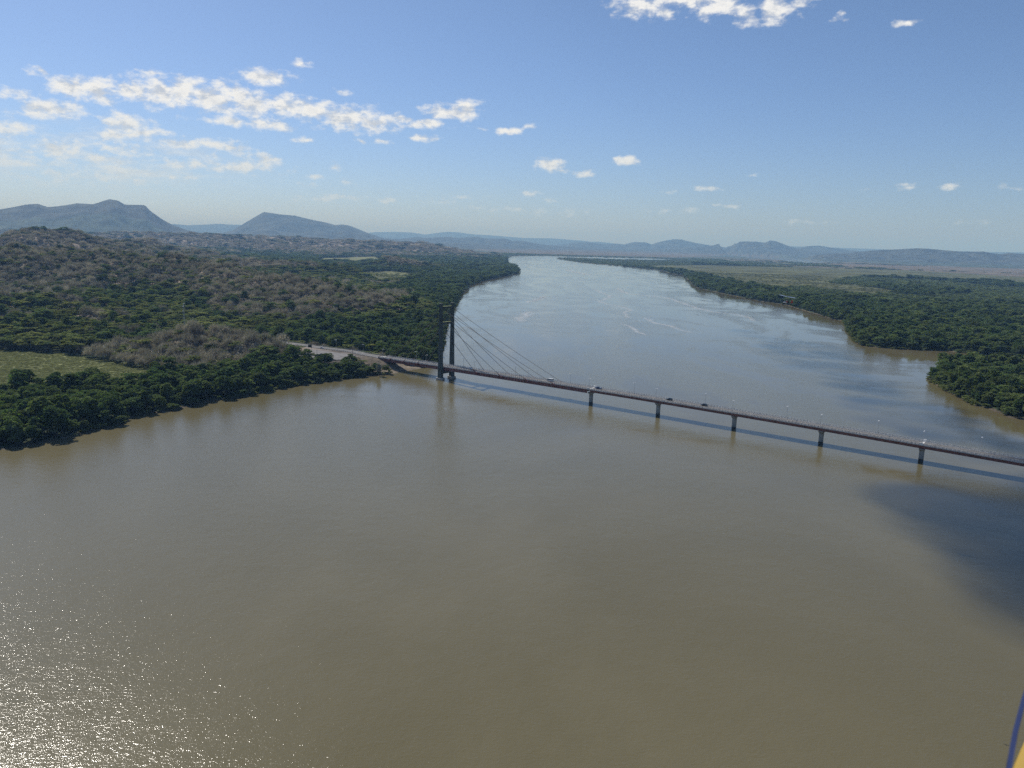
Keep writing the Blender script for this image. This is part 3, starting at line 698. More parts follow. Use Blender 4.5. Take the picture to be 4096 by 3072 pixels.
# ------------------------------------------------------------------ vehicles
def vehicle(name, loc, rz, paint, label, cat, kind='suv'):
    e = empty(name, loc, rz, label, cat)
    if kind == 'suv': Lh, W, prof, cab = 2.25, 0.92, [(-2.25,.35),(2.25,.35),(2.28,.75),(2.05,.98),(1.05,1.05),(-2.2,1.08),(-2.27,.8)], [(-2.1,1.083),(1.0,1.083),(.35,1.68),(-1.85,1.70)]
    elif kind == 'sedan': Lh, W, prof, cab = 2.2, 0.88, [(-2.2,.3),(2.2,.3),(2.22,.62),(1.9,.84),(1.0,.92),(-1.5,.95),(-2.15,.9),(-2.22,.6)], [(-1.5,.953),(.95,.953),(.25,1.42),(-.95,1.43)]
    elif kind == 'pickup': Lh, W, prof, cab = 2.6, 0.92, [(-2.6,.4),(2.55,.4),(2.6,.8),(2.35,1.05),(1.3,1.12),(-.5,1.12),(-.52,.98),(-2.6,.98)], [(-.45,1.123),(1.2,1.123),(.6,1.72),(-.3,1.74)]
    else: Lh, W, prof, cab = 2.7, 1.0, [(-2.7,.35),(2.7,.35),(2.72,.95),(2.55,1.15),(-2.68,1.15)], [(-2.66,1.153),(2.5,1.153),(1.9,2.2),(-2.6,2.25)]
    def ext(pr, w0, w1=None):
        w1 = w0 if w1 is None else w1; mb = MB(); zlo = min(q[1] for q in pr); zhi = max(q[1] for q in pr)
        wid = lambda z: w0 + (w1 - w0) * (z - zlo) / (zhi - zlo)
        mb.loft([[(x, -wid(z), z) for x, z in pr], [(x, wid(z), z) for x, z in pr]]); return mb
    ext(prof, W).build('body', paint, e)
    cb = ext(cab, W * 0.97, W * 0.80).build('cabin', M_glass, e)
    x0, x1, z1 = cab[3][0], cab[2][0], cab[3][1]
    mb = MB(); mb.box(x0 - 0.03, x1 + 0.03, -W * 0.80, W * 0.80, z1 + 0.003, z1 + 0.06)
    for xx in ((x0 + x1) / 2, ):
        for sg_ in (-1, 1): mb.tube((xx, sg_ * W * .95, cab[0][1]), (xx, sg_ * W * .80, z1 + .03), 0.05, n=4)
    mb.build('roof', paint, e)
    for sx in (-1, 1):
        for sy in (-1, 1):
            mb = MB(); mb.tube((sx * Lh * .64, sy * (W - .17), .33), (sx * Lh * .64, sy * (W + .03), .33), .33, n=14)
            wh = mb.build('wheel', M_tyre, e)
            mb = MB(); mb.tube((sx * Lh * .64, sy * (W + .031), .33), (sx * Lh * .64, sy * (W + .05), .33), .19, n=10); mb.build('rim', M_galv, wh)
    for sy in (-1, 1):
        mb = MB(); mb.box(Lh * 1.0, Lh * 1.018, sy * W * .75 - .16, sy * W * .75 + .16, .66, .80); mb.build('headlight', M_lamp, e)
    return e
zr = lambda s: ztop(s) + 0.032
vehicle('parked_car', B(-127, 1.9, zr(-127)), BA + math.pi, M_white, 'white car on the bridge just right of the dark tower', 'car', 'sedan').name = 'car'
vehicle('van', B(-40.5, 1.9, zr(-40)), BA + math.pi, M_white, 'white van on the bridge beside the lowest cable anchor', 'van', 'van')
vehicle('pickup_truck', B(5.2, 1.9, zr(5)), BA + math.pi, M_blue, 'dark blue pickup truck over the first bridge pier', 'pickup truck', 'pickup')
vehicle('car', B(65.2, 1.9, zr(65)), BA + math.pi, M_black, 'black car on the bridge above the second pier', 'car', 'suv')
vehicle('car', B(92.0, 1.9, zr(92)), BA + math.pi, M_black, 'black car midway between the second and third piers', 'car', 'suv')
q = G(1286, 1392, ROAD_Z + 0.3); q2 = G(1340, 1397, ROAD_Z)
vehicle('car', (q.x, q.y, ROAD_Z + 0.012), math.atan2(-(q2.y - q.y), -(q2.x - q.x)) , M_white, 'white car on the bank road behind the parking area', 'car', 'sedan')

# ------------------------------------------------------------------ things on the left bank
q = G(1240, 1396, ROAD_Z)
e = empty('billboard', (q.x, q.y, ROAD_Z - 0.4), BA + 0.35, 'dark roadside board on two posts next to the parking area', 'billboard')
mb = MB(); mb.box(-2.2, 2.2, -0.1, 0.1, 2.0, 4.6); mb.build('panel', plain('dark_green_board', (0.025, 0.04, 0.035), 0.6), e)
mb = MB()
for z in (2.5, 3.3, 4.1): mb.box(-2.15, 2.15, 0.103, 0.19, z - .06, z + .06)
mb.build('frame', M_galv, e)
for x in (-1.5, 1.5): mb = MB(); mb.tube((x, 0.2, -0.6), (x, 0.2, 4.5), 0.11, n=8); mb.build('post', M_girdd, e)
def upole(px_, py_, h, lab):
    q = G(px_, py_, ROAD_Z - 0.5); e = empty('utility_pole', (q.x, q.y, ROAD_Z - 1.5), BA, lab, 'utility pole')
    mb = MB(); mb.tube((0, 0, 0), (0, 0, h), 0.19, 0.12, 8); mb.build('pole', M_girdd, e)
    mb = MB(); mb.box(-1.1, 1.1, -.07, .07, h - .7, h - .55); mb.build('crossarm', M_girdd, e)
upole(1411, 1422, 9.5, 'dark utility pole at the right end of the parking area')
upole(1268, 1428, 8.0, 'thin utility pole beside the small bare tree in the parking area')
# radio mast
tp = PD(733, 1212, 930); gz_ = float(sample(GZ, np.array([tp.x]), np.array([tp.y]))[0]); Hm = tp.z - gz_
e = empty('radio_mast', (tp.x, tp.y, gz_), 0, 'tall thin lattice mast rising out of the forest on the left bank', 'radio mast')
corner = [(math.cos(a), math.sin(a)) for a in (R_(20), R_(140), R_(260))]
wd_ = lambda z: 1.25 - 0.85 * z / Hm
mb = MB(); mb2 = MB()
nseg = 16
for k in range(nseg):
    z0, z1 = Hm * k / nseg, Hm * (k + 1) / nseg
    for i, (cx, cyv) in enumerate(corner):
        c2x, c2y = corner[(i + 1) % 3]
        mb.tube((cx * wd_(z0), cyv * wd_(z0), z0), (cx * wd_(z1), cyv * wd_(z1), z1), 0.10, n=5)
        mb2.tube((cx * wd_(z0), cyv * wd_(z0), z0), (c2x * wd_(z1), c2y * wd_(z1), z1), 0.06, n=4)
        mb2.tube((cx * wd_(z1), cyv * wd_(z1), z1), (c2x * wd_(z1), c2y * wd_(z1), z1), 0.05, n=4)
mb.build('mast_leg', M_galv, e); mb2.build('bracing', M_galv, e)
for z, aa in ((Hm - .6, .3), (Hm - 4, 2.2), (Hm - 9, 4.1)):
    mb = MB(); x, y = math.cos(aa) * .7, math.sin(aa) * .7; mb.tube((x, y, z), (x * 1.6, y * 1.6, z), .55, .65, 12); mb.build('dish_antenna', M_lamp, e)
# conical frame of bare poles
q = G(1038, 1384, ROAD_Z + 1)
e = empty('hut_frame', (q.x, q.y, ROAD_Z - 1.0), 0, 'bare conical frame of pale poles between the dry trees', 'hut frame')
for k in range(10):
    a = 2 * math.pi * k / 10; mb = MB(); mb.tube((math.cos(a) * 4.2, math.sin(a) * 4.2, 3.0), (0, 0, 6.8), 0.11, n=6); mb.build('rafter', M_wood, e)
for k in range(0, 10, 2):
    a = 2 * math.pi * k / 10; mb = MB(); mb.tube((math.cos(a) * 4.2, math.sin(a) * 4.2, -1), (math.cos(a) * 4.2, math.sin(a) * 4.2, 3.05), 0.12, n=6); mb.build('post', M_wood, e)
mb = MB()
for k in range(10):
    a, a2 = 2 * math.pi * k / 10, 2 * math.pi * (k + 1) / 10; mb.tube((math.cos(a) * 4.2, math.sin(a) * 4.2, 3.0), (math.cos(a2) * 4.2, math.sin(a2) * 4.2, 3.0), 0.08, n=5)
mb.build('ring_beam', M_wood, e)

# ------------------------------------------------------------------ figures: one skinned surface each
def figure(name, joints, edges, radii_, mat, parent=None, loc=(0, 0, 0), rz=0.0):
    me = bpy.data.meshes.new(name); me.from_pydata(joints, edges, []); me.materials.append(mat)
    o = link(name, me, parent, loc); o.rotation_euler = (0, 0, rz)
    md = o.modifiers.new('Skin', 'SKIN'); o.modifiers.new('Sub', 'SUBSURF').levels = 1
    o.modifiers['Sub'].render_levels = 1
    if not me.skin_vertices: 
        bm = bmesh.new(); bm.from_mesh(me); bm.verts.layers.skin.verify(); bm.to_mesh(me); bm.free()
    for v, rr in zip(me.skin_vertices[0].data, radii_): v.radius = (rr, rr) if not isinstance(rr, tuple) else rr
    me.skin_vertices[0].data[0].use_root = True
    return o
M_cloth = plain('dark_clothing', (0.03, 0.035, 0.05), 0.9); M_redc = plain('red_jacket', (0.55, 0.03, 0.04), 0.8); M_skin = plain('skin', (0.35, 0.2, 0.13), 0.6)
M_fur = plain('dark_brown_fur', (0.03, 0.022, 0.016), 0.9); M_feath = plain('black_feathers', (0.01, 0.01, 0.01), 0.7)
def person(loc, rz, seated, label, jacket, helmet=None):
    if seated:
        J = [(0,0,.1),(0,0,.32),(0,.02,.55),(0,.0,.66),(0,.01,.74),(0,.02,.86),
             (-.2,0,.56),(-.27,.14,.34),(-.18,.36,.30),(.2,0,.56),(.27,.14,.34),(.18,.36,.30),
             (-.1,.05,.1),(-.13,.46,.16),(-.13,.62,-.26),(-.13,.76,-.28),(.1,.05,.1),(.13,.46,.16),(.13,.62,-.26),(.13,.76,-.28)]
    else:
        J = [(0,0,.92),(0,0,1.12),(0,0,1.38),(0,0,1.47),(0,.01,1.55),(0,.02,1.68),
             (-.19,0,1.38),(-.25,-.02,1.12),(-.26,.06,.88),(.19,0,1.38),(.25,-.02,1.12),(.26,.06,.88),
             (-.1,0,.88),(-.11,.02,.48),(-.12,0,.08),(-.12,.14,.04),(.1,0,.88),(.12,.06,.48),(.13,-.04,.08),(.13,.10,.04)]
    Ed = [(0,1),(1,2),(2,3),(3,4),(4,5),(2,6),(6,7),(7,8),(2,9),(9,10),(10,11),(0,12),(12,13),(13,14),(14,15),(0,16),(16,17),(17,18),(18,19)]
    Rd = [.14,.13,.15,.07,.085,.08,.065,.045,.035,.065,.045,.035,.095,.065,.045,.04,.095,.065,.045,.04]
    e = empty('person', loc, rz, label, 'person')
    figure('body', J, Ed, Rd, jacket, e)
    hd = J[5]
    bm = bmesh.new(); bmesh.ops.create_icosphere(bm, subdivisions=2, radius=0.12, matrix=Matrix.Translation((hd[0], hd[1] + (0.0), hd[2] + .02)) @ Matrix.Diagonal((.85, 1, 1.15, 1)))
    me = bpy.data.meshes.new('hair'); bm.to_mesh(me); bm.free(); me.materials.append(helmet or M_cloth)
    for pl in me.polygons: pl.use_smooth = True
    link('helmet' if helmet else 'hair', me, e)
    return e
q = G(1215, 1422, zl); person((q.x, q.y, zl), BA, False, 'person in dark clothes standing in the grey parking area', M_cloth)
q = G(1224, 1424, zl)
e = empty('dog', (q.x, q.y, zl), 2.6, 'dark dog standing near the person in the parking area', 'dog')
figure('body', [(0,0,.5),(.28,0,.5),(-.28,0,.52),(.42,0,.62),(.55,0,.72),(.70,0,.68),(.28,.1,.42),(.30,.1,.22),(.28,.1,.03),(.28,-.1,.42),(.30,-.1,.22),(.28,-.1,.03),
        (-.28,.1,.42),(-.20,.1,.28),(-.33,.1,.18),(-.30,.1,.03),(-.28,-.1,.42),(-.20,-.1,.28),(-.33,-.1,.18),(-.30,-.1,.03),(-.45,0,.60),(-.60,0,.72)],
       [(0,1),(0,2),(1,3),(3,4),(4,5),(1,6),(6,7),(7,8),(1,9),(9,10),(10,11),(2,12),(12,13),(13,14),(14,15),(2,16),(16,17),(17,18),(18,19),(2,20),(20,21)],
       [.12,.15,.10,.09,.085,.045,.06,.035,.03,.06,.035,.03,.07,.05,.03,.03,.07,.05,.03,.03,.035,.02], M_fur, e)
# bird
d = pxdir(4025, 2981); q = Vector((0, 0, CAM_H)) + d * 135
e = empty('bird', q, 0.9, 'small dark bird gliding low over the brown river', 'bird')
figure('body', [(0,0,0),(.12,0,.0),(-.12,0,0),(.2,0,.03),(.26,0,.01),(-.26,0,0)], [(0,1),(0,2),(1,3),(3,4),(2,5)], [.05,.045,.04,.035,.012,.03], M_feath, e)
for sg_ in (-1, 1):
    mb = MB(); mb.loft([[(.08,0,.0),(-.08,0,.0),(-.08,0,.02),(.08,0,.02)],[(.13,sg_*.2,.09),(-.04,sg_*.2,.09),(-.04,sg_*.2,.102),(.13,sg_*.2,.102)],[(.03,sg_*.46,.03),(-.05,sg_*.44,.03),(-.05,sg_*.44,.036),(.03,sg_*.46,.036)]])
    mb.build('wing', M_feath, e)

# ------------------------------------------------------------------ the other autogyro, flying over the river
hub = PD(3150, 1187, 385)
gd = math.pi - R_(18)
e = empty('autogyro', (hub.x, hub.y, hub.z - 3.1), gd, 'small open autogyro with white rotor and red tail over the right bank trees', 'autogyro')
M_pod = plain('black_airframe', (0.02, 0.02, 0.022), 0.4); M_rot = plain('white_rotor_paint', (0.92, 0.92, 0.90), 0.12, 0, 0.01, spec=0.9)
M_redp = plain('red_fin_paint', (0.60, 0.02, 0.03), 0.4, 0, 0.05); M_yel = plain('yellow_gelcoat', (0.36, 0.23, 0.03), 0.35, 0, 0.03)
rod = Vector((1.0, 0.0, 0.0))
a0 = PD(3118, 1179, 385) - hub; a1 = PD(3182, 1192, 385) - hub
inv = Matrix.Rotation(-gd, 3, 'Z')
for aa in (a0, a1):
    aa = inv @ aa; dirn = aa.normalized(); tc_ = inv @ (Vector((0, 0, CAM_H)) - hub).normalized(); upn = Vector((0, 0, .8)) + tc_ * .6; upn = (upn - dirn * upn.dot(dirn)).normalized(); sd_ = upn.cross(dirn).normalized()
    mb = MB(); rg = []
    for f, ch in ((0.03, .12), (0.12, .24), (1.0, .22)):
        c0 = Vector((0, 0, 3.1)) + aa * f
        rg.append([c0 + sd_ * ch + upn * .01, c0 + upn * .03, c0 - sd_ * ch + upn * .0, c0 - upn * .015])
    mb.loft(rg); mb.build('rotor_blade', M_rot, e)
mb = MB(); mb.tube((0, 0, 2.95), (0, 0, 3.2), .12, .1, 10); mb.build('rotor_hub', M_galv, e)
mb = MB(); mb.tube((.1, 0, .5), (0, 0, 3.0), .06, .05, 8); mb.tube((.45, 0, .6), (0.02, 0, 2.6), .035, .035, 6); mb.build('mast', M_galv, e)
mb = MB()
def ell(x, ry, rz_, zc, n=14): return [(x, math.cos(2 * math.pi * k / n) * ry, zc + math.sin(2 * math.pi * k / n) * rz_) for k in range(n)]
mb.loft([ell(1.75, .05, .05, .42), ell(1.5, .24, .2, .42), ell(1.1, .33, .30, .40), ell(.6, .34, .26, .34), ell(.1, .28, .18, .30), ell(-.2, .12, .1, .32)]); mb.build('fuselage_pod', M_lamp, e)
mb = MB(); mb.tube((-.2, 0, .30), (-2.3, 0, .42), .06, .05, 8); mb.build('tail_boom', M_pod, e)
for y in (-.42, .42):
    mb = MB(); mb.loft([[(-1.7, y - .03, .2), (-2.5, y - .03, .2), (-2.5, y + .03, .2), (-1.7, y + .03, .2)], [(-2.0, y - .02, 1.5), (-2.5, y - .02, 1.5), (-2.5, y + .02, 1.5), (-2.0, y + .02, 1.5)]]); mb.build('tail_fin', M_redp, e)
mb = MB(); mb.box(-2.45, -1.85, -.8, .8, .36, .42); mb.build('tailplane', M_redp, e)
mb = MB(); mb.box(-.75, -.2, -.3, .3, .5, 1.15); mb.tube((-.75, 0, .9), (-.95, 0, .9), .1, .1, 8); eng = mb.build('engine', M_pod, e)
mb = MB(); mb.box(-1.0, -.96, -.08, .08, .12, 1.68); mb.build('propeller', M_pod, e)
mb = MB(); mb.box(-.15, .3, -.25, .25, .36, .5); mb.box(-.15, -.02, -.25, .25, .5, 1.15); mb.build('seat', M_redp, e)
for pt in ((1.3, 0, -.15), (-.2, .85, -.1), (-.2, -.85, -.1)):
    mb = MB(); mb.tube((pt[0], pt[1] - .06, pt[2]), (pt[0], pt[1] + .06, pt[2]), .2, n=14); whl = mb.build('wheel', M_tyre, e)
    mb = MB(); mb.tube(pt, (pt[0] * .8, 0, .3), .03, n=6); mb.build('wheel_strut', M_galv, e)
pl_ = Matrix.Rotation(gd, 3, 'Z') @ Vector((.12, 0, .5))
person((hub.x + pl_.x, hub.y + pl_.y, hub.z - 3.1 + pl_.z - .06), gd - math.pi / 2, True, 'pilot seated in the open autogyro wearing a white helmet', M_redc, M_lamp)

# ------------------------------------------------------------------ part of the aircraft the photograph is taken from
own = empty('aircraft', Vector((0, 0, CAM_H)) + (RT * 1.3 - UPV * 1.1 + FWD * 1.0), 0, 'yellow aircraft body with a blue edge strip cut off at the bottom right corner', 'aircraft')
OW = Vector((0, 0, CAM_H))
def cp(x, y, dist): return OW + pxdir(x, y) * dist - own.location
mb = MB(); rg = []
for (x, y, dd), rr in zip(((4150, 2640, 1.75), (4096, 2795, 1.55), (4062, 2925, 1.42), (4036, 3072, 1.30), (4015, 3240, 1.16), (4000, 3420, 1.05)), (.0042,) * 6):
    c0 = cp(x, y, dd); rg.append([c0 * 1 - pxdir(x, y) * .06 + RT * rr * 1.0 * math.cos(a) + FWD * rr * math.sin(a) for a in [2 * math.pi * k / 10 for k in range(10)]])
mb.loft(rg); mb.build('edge_strip', plain('blue_vinyl', (0.016, 0.024, 0.085), 0.5, 0, 0.1), own, smooth=True)
mb = MB(); rg = []
for (x, y, dd), (w_, dp) in zip(((4160, 2870, 1.75), (4118, 2925, 1.62), (4082, 3000, 1.55), (4052, 3072, 1.46), (4020, 3190, 1.34), (3995, 3330, 1.22), (3985, 3500, 1.12)),
                       ((.01, .02), (.10, .2), (.17, .3), (.22, .36), (.27, .40), (.30, .42), (.32, .42))):
    c0 = cp(x, y, dd) + RT * w_
    rg.append([c0 - RT * w_ * math.cos(a) + pxdir(x, y) * (dp if math.sin(a) > 0 else .03) * math.sin(a) for a in [2 * math.pi * k / 28 for k in range(28)]])
mb.loft(rg); mb.build('cowling', M_yel, own, smooth=True)

# ------------------------------------------------------------------ foam lines on the river
fm, t, b = material('river_foam')
tc = t.add('ShaderNodeTexCoord').outputs['Object']; uv = t.add('ShaderNodeAttribute'); uv.attribute_name = 'edge'
nz = t.noise(tc, 0.09, 6, 0.7, 0.6)
al = t.math('MULTIPLY', t.ramp(uv.outputs['Fac'], 0.0, 1.0), t.ramp(nz, 0.34, 0.62, 0.0, 0.60))
b.inputs['Base Color'].default_value = (0.52, 0.55, 0.57, 1); b.inputs['Roughness'].default_value = 0.6
t.put(b.inputs['Alpha'], al)
z8 = lambda x, y: (2100 + x / 1.8433, 1050 + y / 1.8433)
FL = [([z8(*q) for q in [(500,190),(560,220),(620,245),(610,262),(555,290),(640,312),(770,345),(735,375),(775,412)]], 4.0),
      ([z8(*q) for q in [(850,400),(890,415),(950,440),(1030,462),(1100,480),(1180,503),(1255,527)]], 4.5),
      ([z8(*q) for q in [(700,445),(740,458),(780,480),(840,512),(888,542)]], 3.5),
      ([z8(*q) for q in [(680,190),(760,230),(900,245),(1050,262),(1150,295),(1300,345),(1450,372),(1600,390),(1710,437)]], 5.5),
      ([z8(*q) for q in [(770,425),(830,430),(880,437)]], 5),
      ([z8(*q) for q in [(850,400),(900,402),(950,392)]], 3),
      ([(2065,1290),(2081,1276),(2100,1262),(2126,1244)], 9), ([(2100,1212),(2140,1200),(2182,1184)], 5), ([(2150,1200),(2172,1196),(2205,1192)], 4),
      ([(2270,1078),(2290,1086),(2330,1094),(2360,1102)], 12), ([(2100,1276),(2150,1276),(2200,1275)], 3), ([z8(*q) for q in [(50,290),(110,268),(150,248)]], 5)]
vv = []; ffs = []; ed = []
for pts, wdt in FL:
    ln = smooth_line([tuple(G(x, y)[:2]) for x, y in pts], 12)
    n0 = len(vv)
    for i, q in enumerate(ln):
        d = (ln[min(i + 1, len(ln) - 1)] - ln[max(i - 1, 0)]).normalized(); nv = Vector((-d.y, d.x, 0))
        wob = nv * (math.sin(i * .9 + wdt) * 2.2 + random.uniform(-1.2, 1.2)); ww = wdt * random.uniform(1.0, 2.4); endf = min(1.0, i / 3, (len(ln) - 1 - i) / 3)
        for k, e_ in ((-1, 0), (0, 1), (1, 0)):
            c0 = q + wob + nv * ww * k; vv.append((c0.x, c0.y, 0.03)); ed.append(e_ * max(.0, endf))
    for i in range(len(ln) - 1):
        for k in (0, 1):
            a = n0 + i * 3 + k; ffs.append((a, a + 3, a + 4, a + 1))
me = bpy.data.meshes.new('foam'); me.from_pydata(vv, [], ffs); me.materials.append(fm)
ea = me.attributes.new('edge', 'FLOAT', 'POINT'); ea.data.foreach_set('value', ed)
tag(link('river_foam', me), 'thin pale foam lines winding across the river surface', 'foam', kind='stuff')

# ------------------------------------------------------------------ vegetation
def leafmat(name, ca_, cb_, trans=0.25, vscale=0.35):
    mt = bpy.data.materials.new(name); mt.use_nodes = True; t = NT(mt.node_tree); t.n.clear()
    oi = t.add('ShaderNodeObjectInfo'); tc = t.add('ShaderNodeTexCoord').outputs['Object']
    base = t.mix(oi.outputs['Random'], ca_, cb_)
    nz = t.ramp(t.noise(tc, vscale, 3, 0.6), 0.3, 0.7, 0.62, 1.45)
    rv = t.math('FRACT', t.math('MULTIPLY', oi.outputs['Random'], 7.31))
    k = t.math('MULTIPLY', nz, t.ramp(rv, 0, 1, 0.75, 1.3, False))
    col = t.mix(1.0, base, t.comb(k, k, k), 'MULTIPLY')
    di = t.add('ShaderNodeBsdfDiffuse'); tr = t.add('ShaderNodeBsdfTranslucent'); mx = t.add('ShaderNodeMixShader')
    t.l.new(col, di.inputs[0]); t.put(tr.inputs[0], t.mix(1.0, col, (1.0, 1.25, 0.55), 'MULTIPLY')); mx.inputs[0].default_value = trans
    t.l.new(di.outputs[0], mx.inputs[1]); t.l.new(tr.outputs[0], mx.inputs[2])
    ou = t.add('ShaderNodeOutputMaterial'); t.l.new(mx.outputs[0], ou.inputs[0]); return mt
LM_man = leafmat('mangrove_leaves', (0.078, 0.114, 0.046), (0.128, 0.150, 0.058), 0.34)
LM_aca = leafmat('light_canopy_leaves', (0.105, 0.135, 0.046), (0.175, 0.180, 0.062), 0.3)
LM_dry = leafmat('dry_twigs', (0.40, 0.345, 0.29), (0.28, 0.235, 0.195), 0.12, 0.5)
LM_bus = leafmat('marsh_shrub_leaves', (0.140, 0.156, 0.062), (0.155, 0.168, 0.068), 0.35)
LM_low = leafmat('low_mangrove_leaves', (0.115, 0.146, 0.056), (0.150, 0.170, 0.068), 0.36)
LM_drk = leafmat('dark_evergreen_leaves', (0.016, 0.028, 0.018), (0.022, 0.034, 0.02), 0.1)
LM_yel = leafmat('yellow_green_leaves', (0.17, 0.18, 0.045), (0.20, 0.20, 0.05), 0.3)
LM_pal = leafmat('pale_vine_leaves', (0.26, 0.26, 0.20), (0.30, 0.28, 0.22), 0.1)
M_bark = plain('grey_bark', (0.16, 0.135, 0.11), 0.95, 0, 0.3, 2.0)
M_barkd = plain('dark_bark', (0.06, 0.05, 0.042), 0.95, 0, 0.3, 2.0)

def rquads(c, size, rng, flat=0.0, aspect=1.6):
    """quads of given sizes at centres c, random orientation (flat pulls normals up)"""
    n = len(c); nv = rng.normal(size=(n, 3)); nv[:, 2] += flat * 3 * np.sign(nv[:, 2] + 1e-6); nv /= np.linalg.norm(nv, axis=1)[:, None]
    a = np.cross(nv, rng.normal(size=(n, 3))); a /= np.linalg.norm(a, axis=1)[:, None]; b_ = np.cross(nv, a)
    sz = np.asarray(size).reshape(-1, 1) * np.ones((n, 1)); a = a * sz * aspect / 2; b_ = b_ * sz / 2
    return np.stack([c - a - b_ * .5, c + a * .2 - b_, c + a + b_ * .4, c - a * .3 + b_], 1).reshape(-1, 3)
def qfaces(n): return np.arange(n * 4).reshape(n, 4)
def crown_round(rng, H=12.0, R=5.0, low=0.22, npuff=20, per=62, leaf=0.75):
    pts = []
    for k in range(npuff):
        u = rng.uniform(-0.55, 1.0); a = k * 2.4 + rng.uniform(-.4, .4); rr = math.sqrt(max(0.0, 1 - u * u * .9)) * rng.uniform(.55, 1.0)
        zc = H * (low + (1 - low) * (0.5 + 0.42 * u)); c = np.array([math.cos(a) * rr * R * .78, math.sin(a) * rr * R * .78, zc])
        pr = R * rng.uniform(.26, .44)
        d = rng.normal(size=(per, 3)); d /= np.linalg.norm(d, axis=1)[:, None]; d[:, 2] = np.abs(d[:, 2]) * .9 - .25
        pts.append(c + d * pr * rng.uniform(.75, 1.08, (per, 1)) * np.array([1.15, 1.15, .75]))
    c = np.concatenate(pts); return rquads(c, rng.uniform(.65, 1.25, len(c)) * leaf, rng, .35)
def crown_flat(rng, H=10.0, R=7.0, per=70, leaf=.8, layers=9):
    pts = []
    for k in range(layers):
        a = k * 2.4 + rng.uniform(-.5, .5); rr = R * rng.uniform(.1, .75) * (k > 0); pr = R * rng.uniform(.30, .50)
        c = np.array([math.cos(a) * rr, math.sin(a) * rr, H * rng.uniform(.74, .98) - rr * .18])
        n = per; th = rng.uniform(0, 6.28, n); q = np.sqrt(rng.uniform(0, 1, n)) * pr
        pts.append(c + np.stack([np.cos(th) * q, np.sin(th) * q, rng.normal(0, .22, n) - q * q * .05], 1))
    c = np.concatenate(pts); return rquads(c, rng.uniform(.7, 1.2, len(c)) * leaf, rng, .9)
def crown_twigs(rng, H=9.5, R=4.2, n=560):
    """bare crown: slender twigs radiating from limb ends"""
    el_ = np.arcsin(rng.uniform(-.1, 1, n)); th = rng.uniform(0, 6.28, n); q = rng.uniform(.35, 1.0, n) ** .6
    lump = .8 + .3 * np.sin(th * 3 + rng.uniform(0, 6)) * np.cos(el_ * 4 + 1)
    d = np.stack([np.cos(el_) * np.cos(th), np.cos(el_) * np.sin(th), np.sin(el_)], 1)
    c = d * (q * lump)[:, None] * np.array([R, R, H * .52]) + np.array([0, 0, H * .42])
    dirs = d + rng.normal(0, .55, (n, 3)); dirs[:, 2] += .35; dirs /= np.linalg.norm(dirs, axis=1)[:, None]
    sd_ = np.cross(dirs, rng.normal(size=(n, 3))); sd_ /= np.linalg.norm(sd_, axis=1)[:, None]
    ln_ = rng.uniform(.9, 2.2, (n, 1)); w_ = rng.uniform(.07, .17, (n, 1))
    return np.stack([c - sd_ * w_, c + sd_ * w_, c + dirs * ln_ + sd_ * w_ * .3, c + dirs * ln_ - sd_ * w_ * .3], 1).reshape(-1, 3)
def limbs(H, spread, top, n, r0, seed, roots=0):
    rr = random.Random(seed); mb = MB(); fork = H * rr.uniform(.22, .34)
    lean = Vector((rr.uniform(-.5, .5), rr.uniform(-.5, .5), fork)); mb.tube((0, 0, -1.0), lean, r0, r0 * .7, 7)
    for k in range(n):
        a = k * 2.4 + rr.uniform(-.5, .5); q = spread * rr.uniform(.45, .85)
        mid = lean + Vector((math.cos(a) * q * .45, math.sin(a) * q * .45, (top - fork) * .5)); end = Vector((math.cos(a) * q, math.sin(a) * q, top * rr.uniform(.85, 1.0)))
        mb.tube(lean, mid, r0 * .5, r0 * .3, 5); mb.tube(mid, end, r0 * .3, r0 * .08, 5)
    for k in range(roots):
        a = 6.28 * k / roots + rr.uniform(-.3, .3); q = rr.uniform(1.2, 2.4)
        mb.tube((math.cos(a) * q, math.sin(a) * q, -1.2), (0, 0, fork * .45), r0 * .22, r0 * .3, 4)
    return mb
PROTO = {}      # kind -> list of (crown mesh, trunk mesh)
def add_proto(kind, crown_v, cmat, mb, tmat):
    i = len(PROTO.setdefault(kind, []))
    cm = mesh_np(kind + '_crown', crown_v, qfaces(len(crown_v) // 4), cmat)
    tm = mb.mesh(kind + '_trunk', tmat); PROTO[kind].append((cm, tm))
for i in range(5):
    rg_ = np.random.default_rng(100 + i)
    H_, R_x = (11.5, 5.2) if i < 3 else (13.0, 4.4)
    add_proto('mangrove', crown_round(rg_, H_, R_x, .12, 24, 62, .72), LM_man, limbs(H_, R_x * .8, H_ * .75, 6, .26, i, 7), M_barkd)
for i in range(4):
    rg_ = np.random.default_rng(200 + i); add_proto('bare', crown_twigs(rg_, 9.5 + i * .5, 4.0 + i * .35), LM_dry, limbs(9, 3.6, 7.5, 8, .22, 20 + i), M_bark)
for i in range(3):
    rg_ = np.random.default_rng(300 + i); add_proto('canopy', crown_flat(rg_, 9.5 + i, 6.0 + i * .7), LM_aca, limbs(9, 5.5, 8.6, 7, .26, 40 + i), M_bark)
for i in range(3):
    rg_ = np.random.default_rng(400 + i); add_proto('shrub', crown_round(rg_, 2.4, 1.9, .0, 8, 30, .45), LM_bus, limbs(2, 1, 1.6, 4, .06, 60 + i), M_barkd)
for i in range(3):
    rg_ = np.random.default_rng(450 + i); add_proto('low', crown_round(rg_, 6.0, 4.2, .0, 16, 45, .62), LM_low, limbs(5, 3, 4, 5, .14, 80 + i), M_barkd)
add_proto('dark', crown_round(np.random.default_rng(500), 15, 6.5, .08, 30, 80, .8), LM_drk, limbs(14, 5, 10, 6, .35, 70), M_barkd)
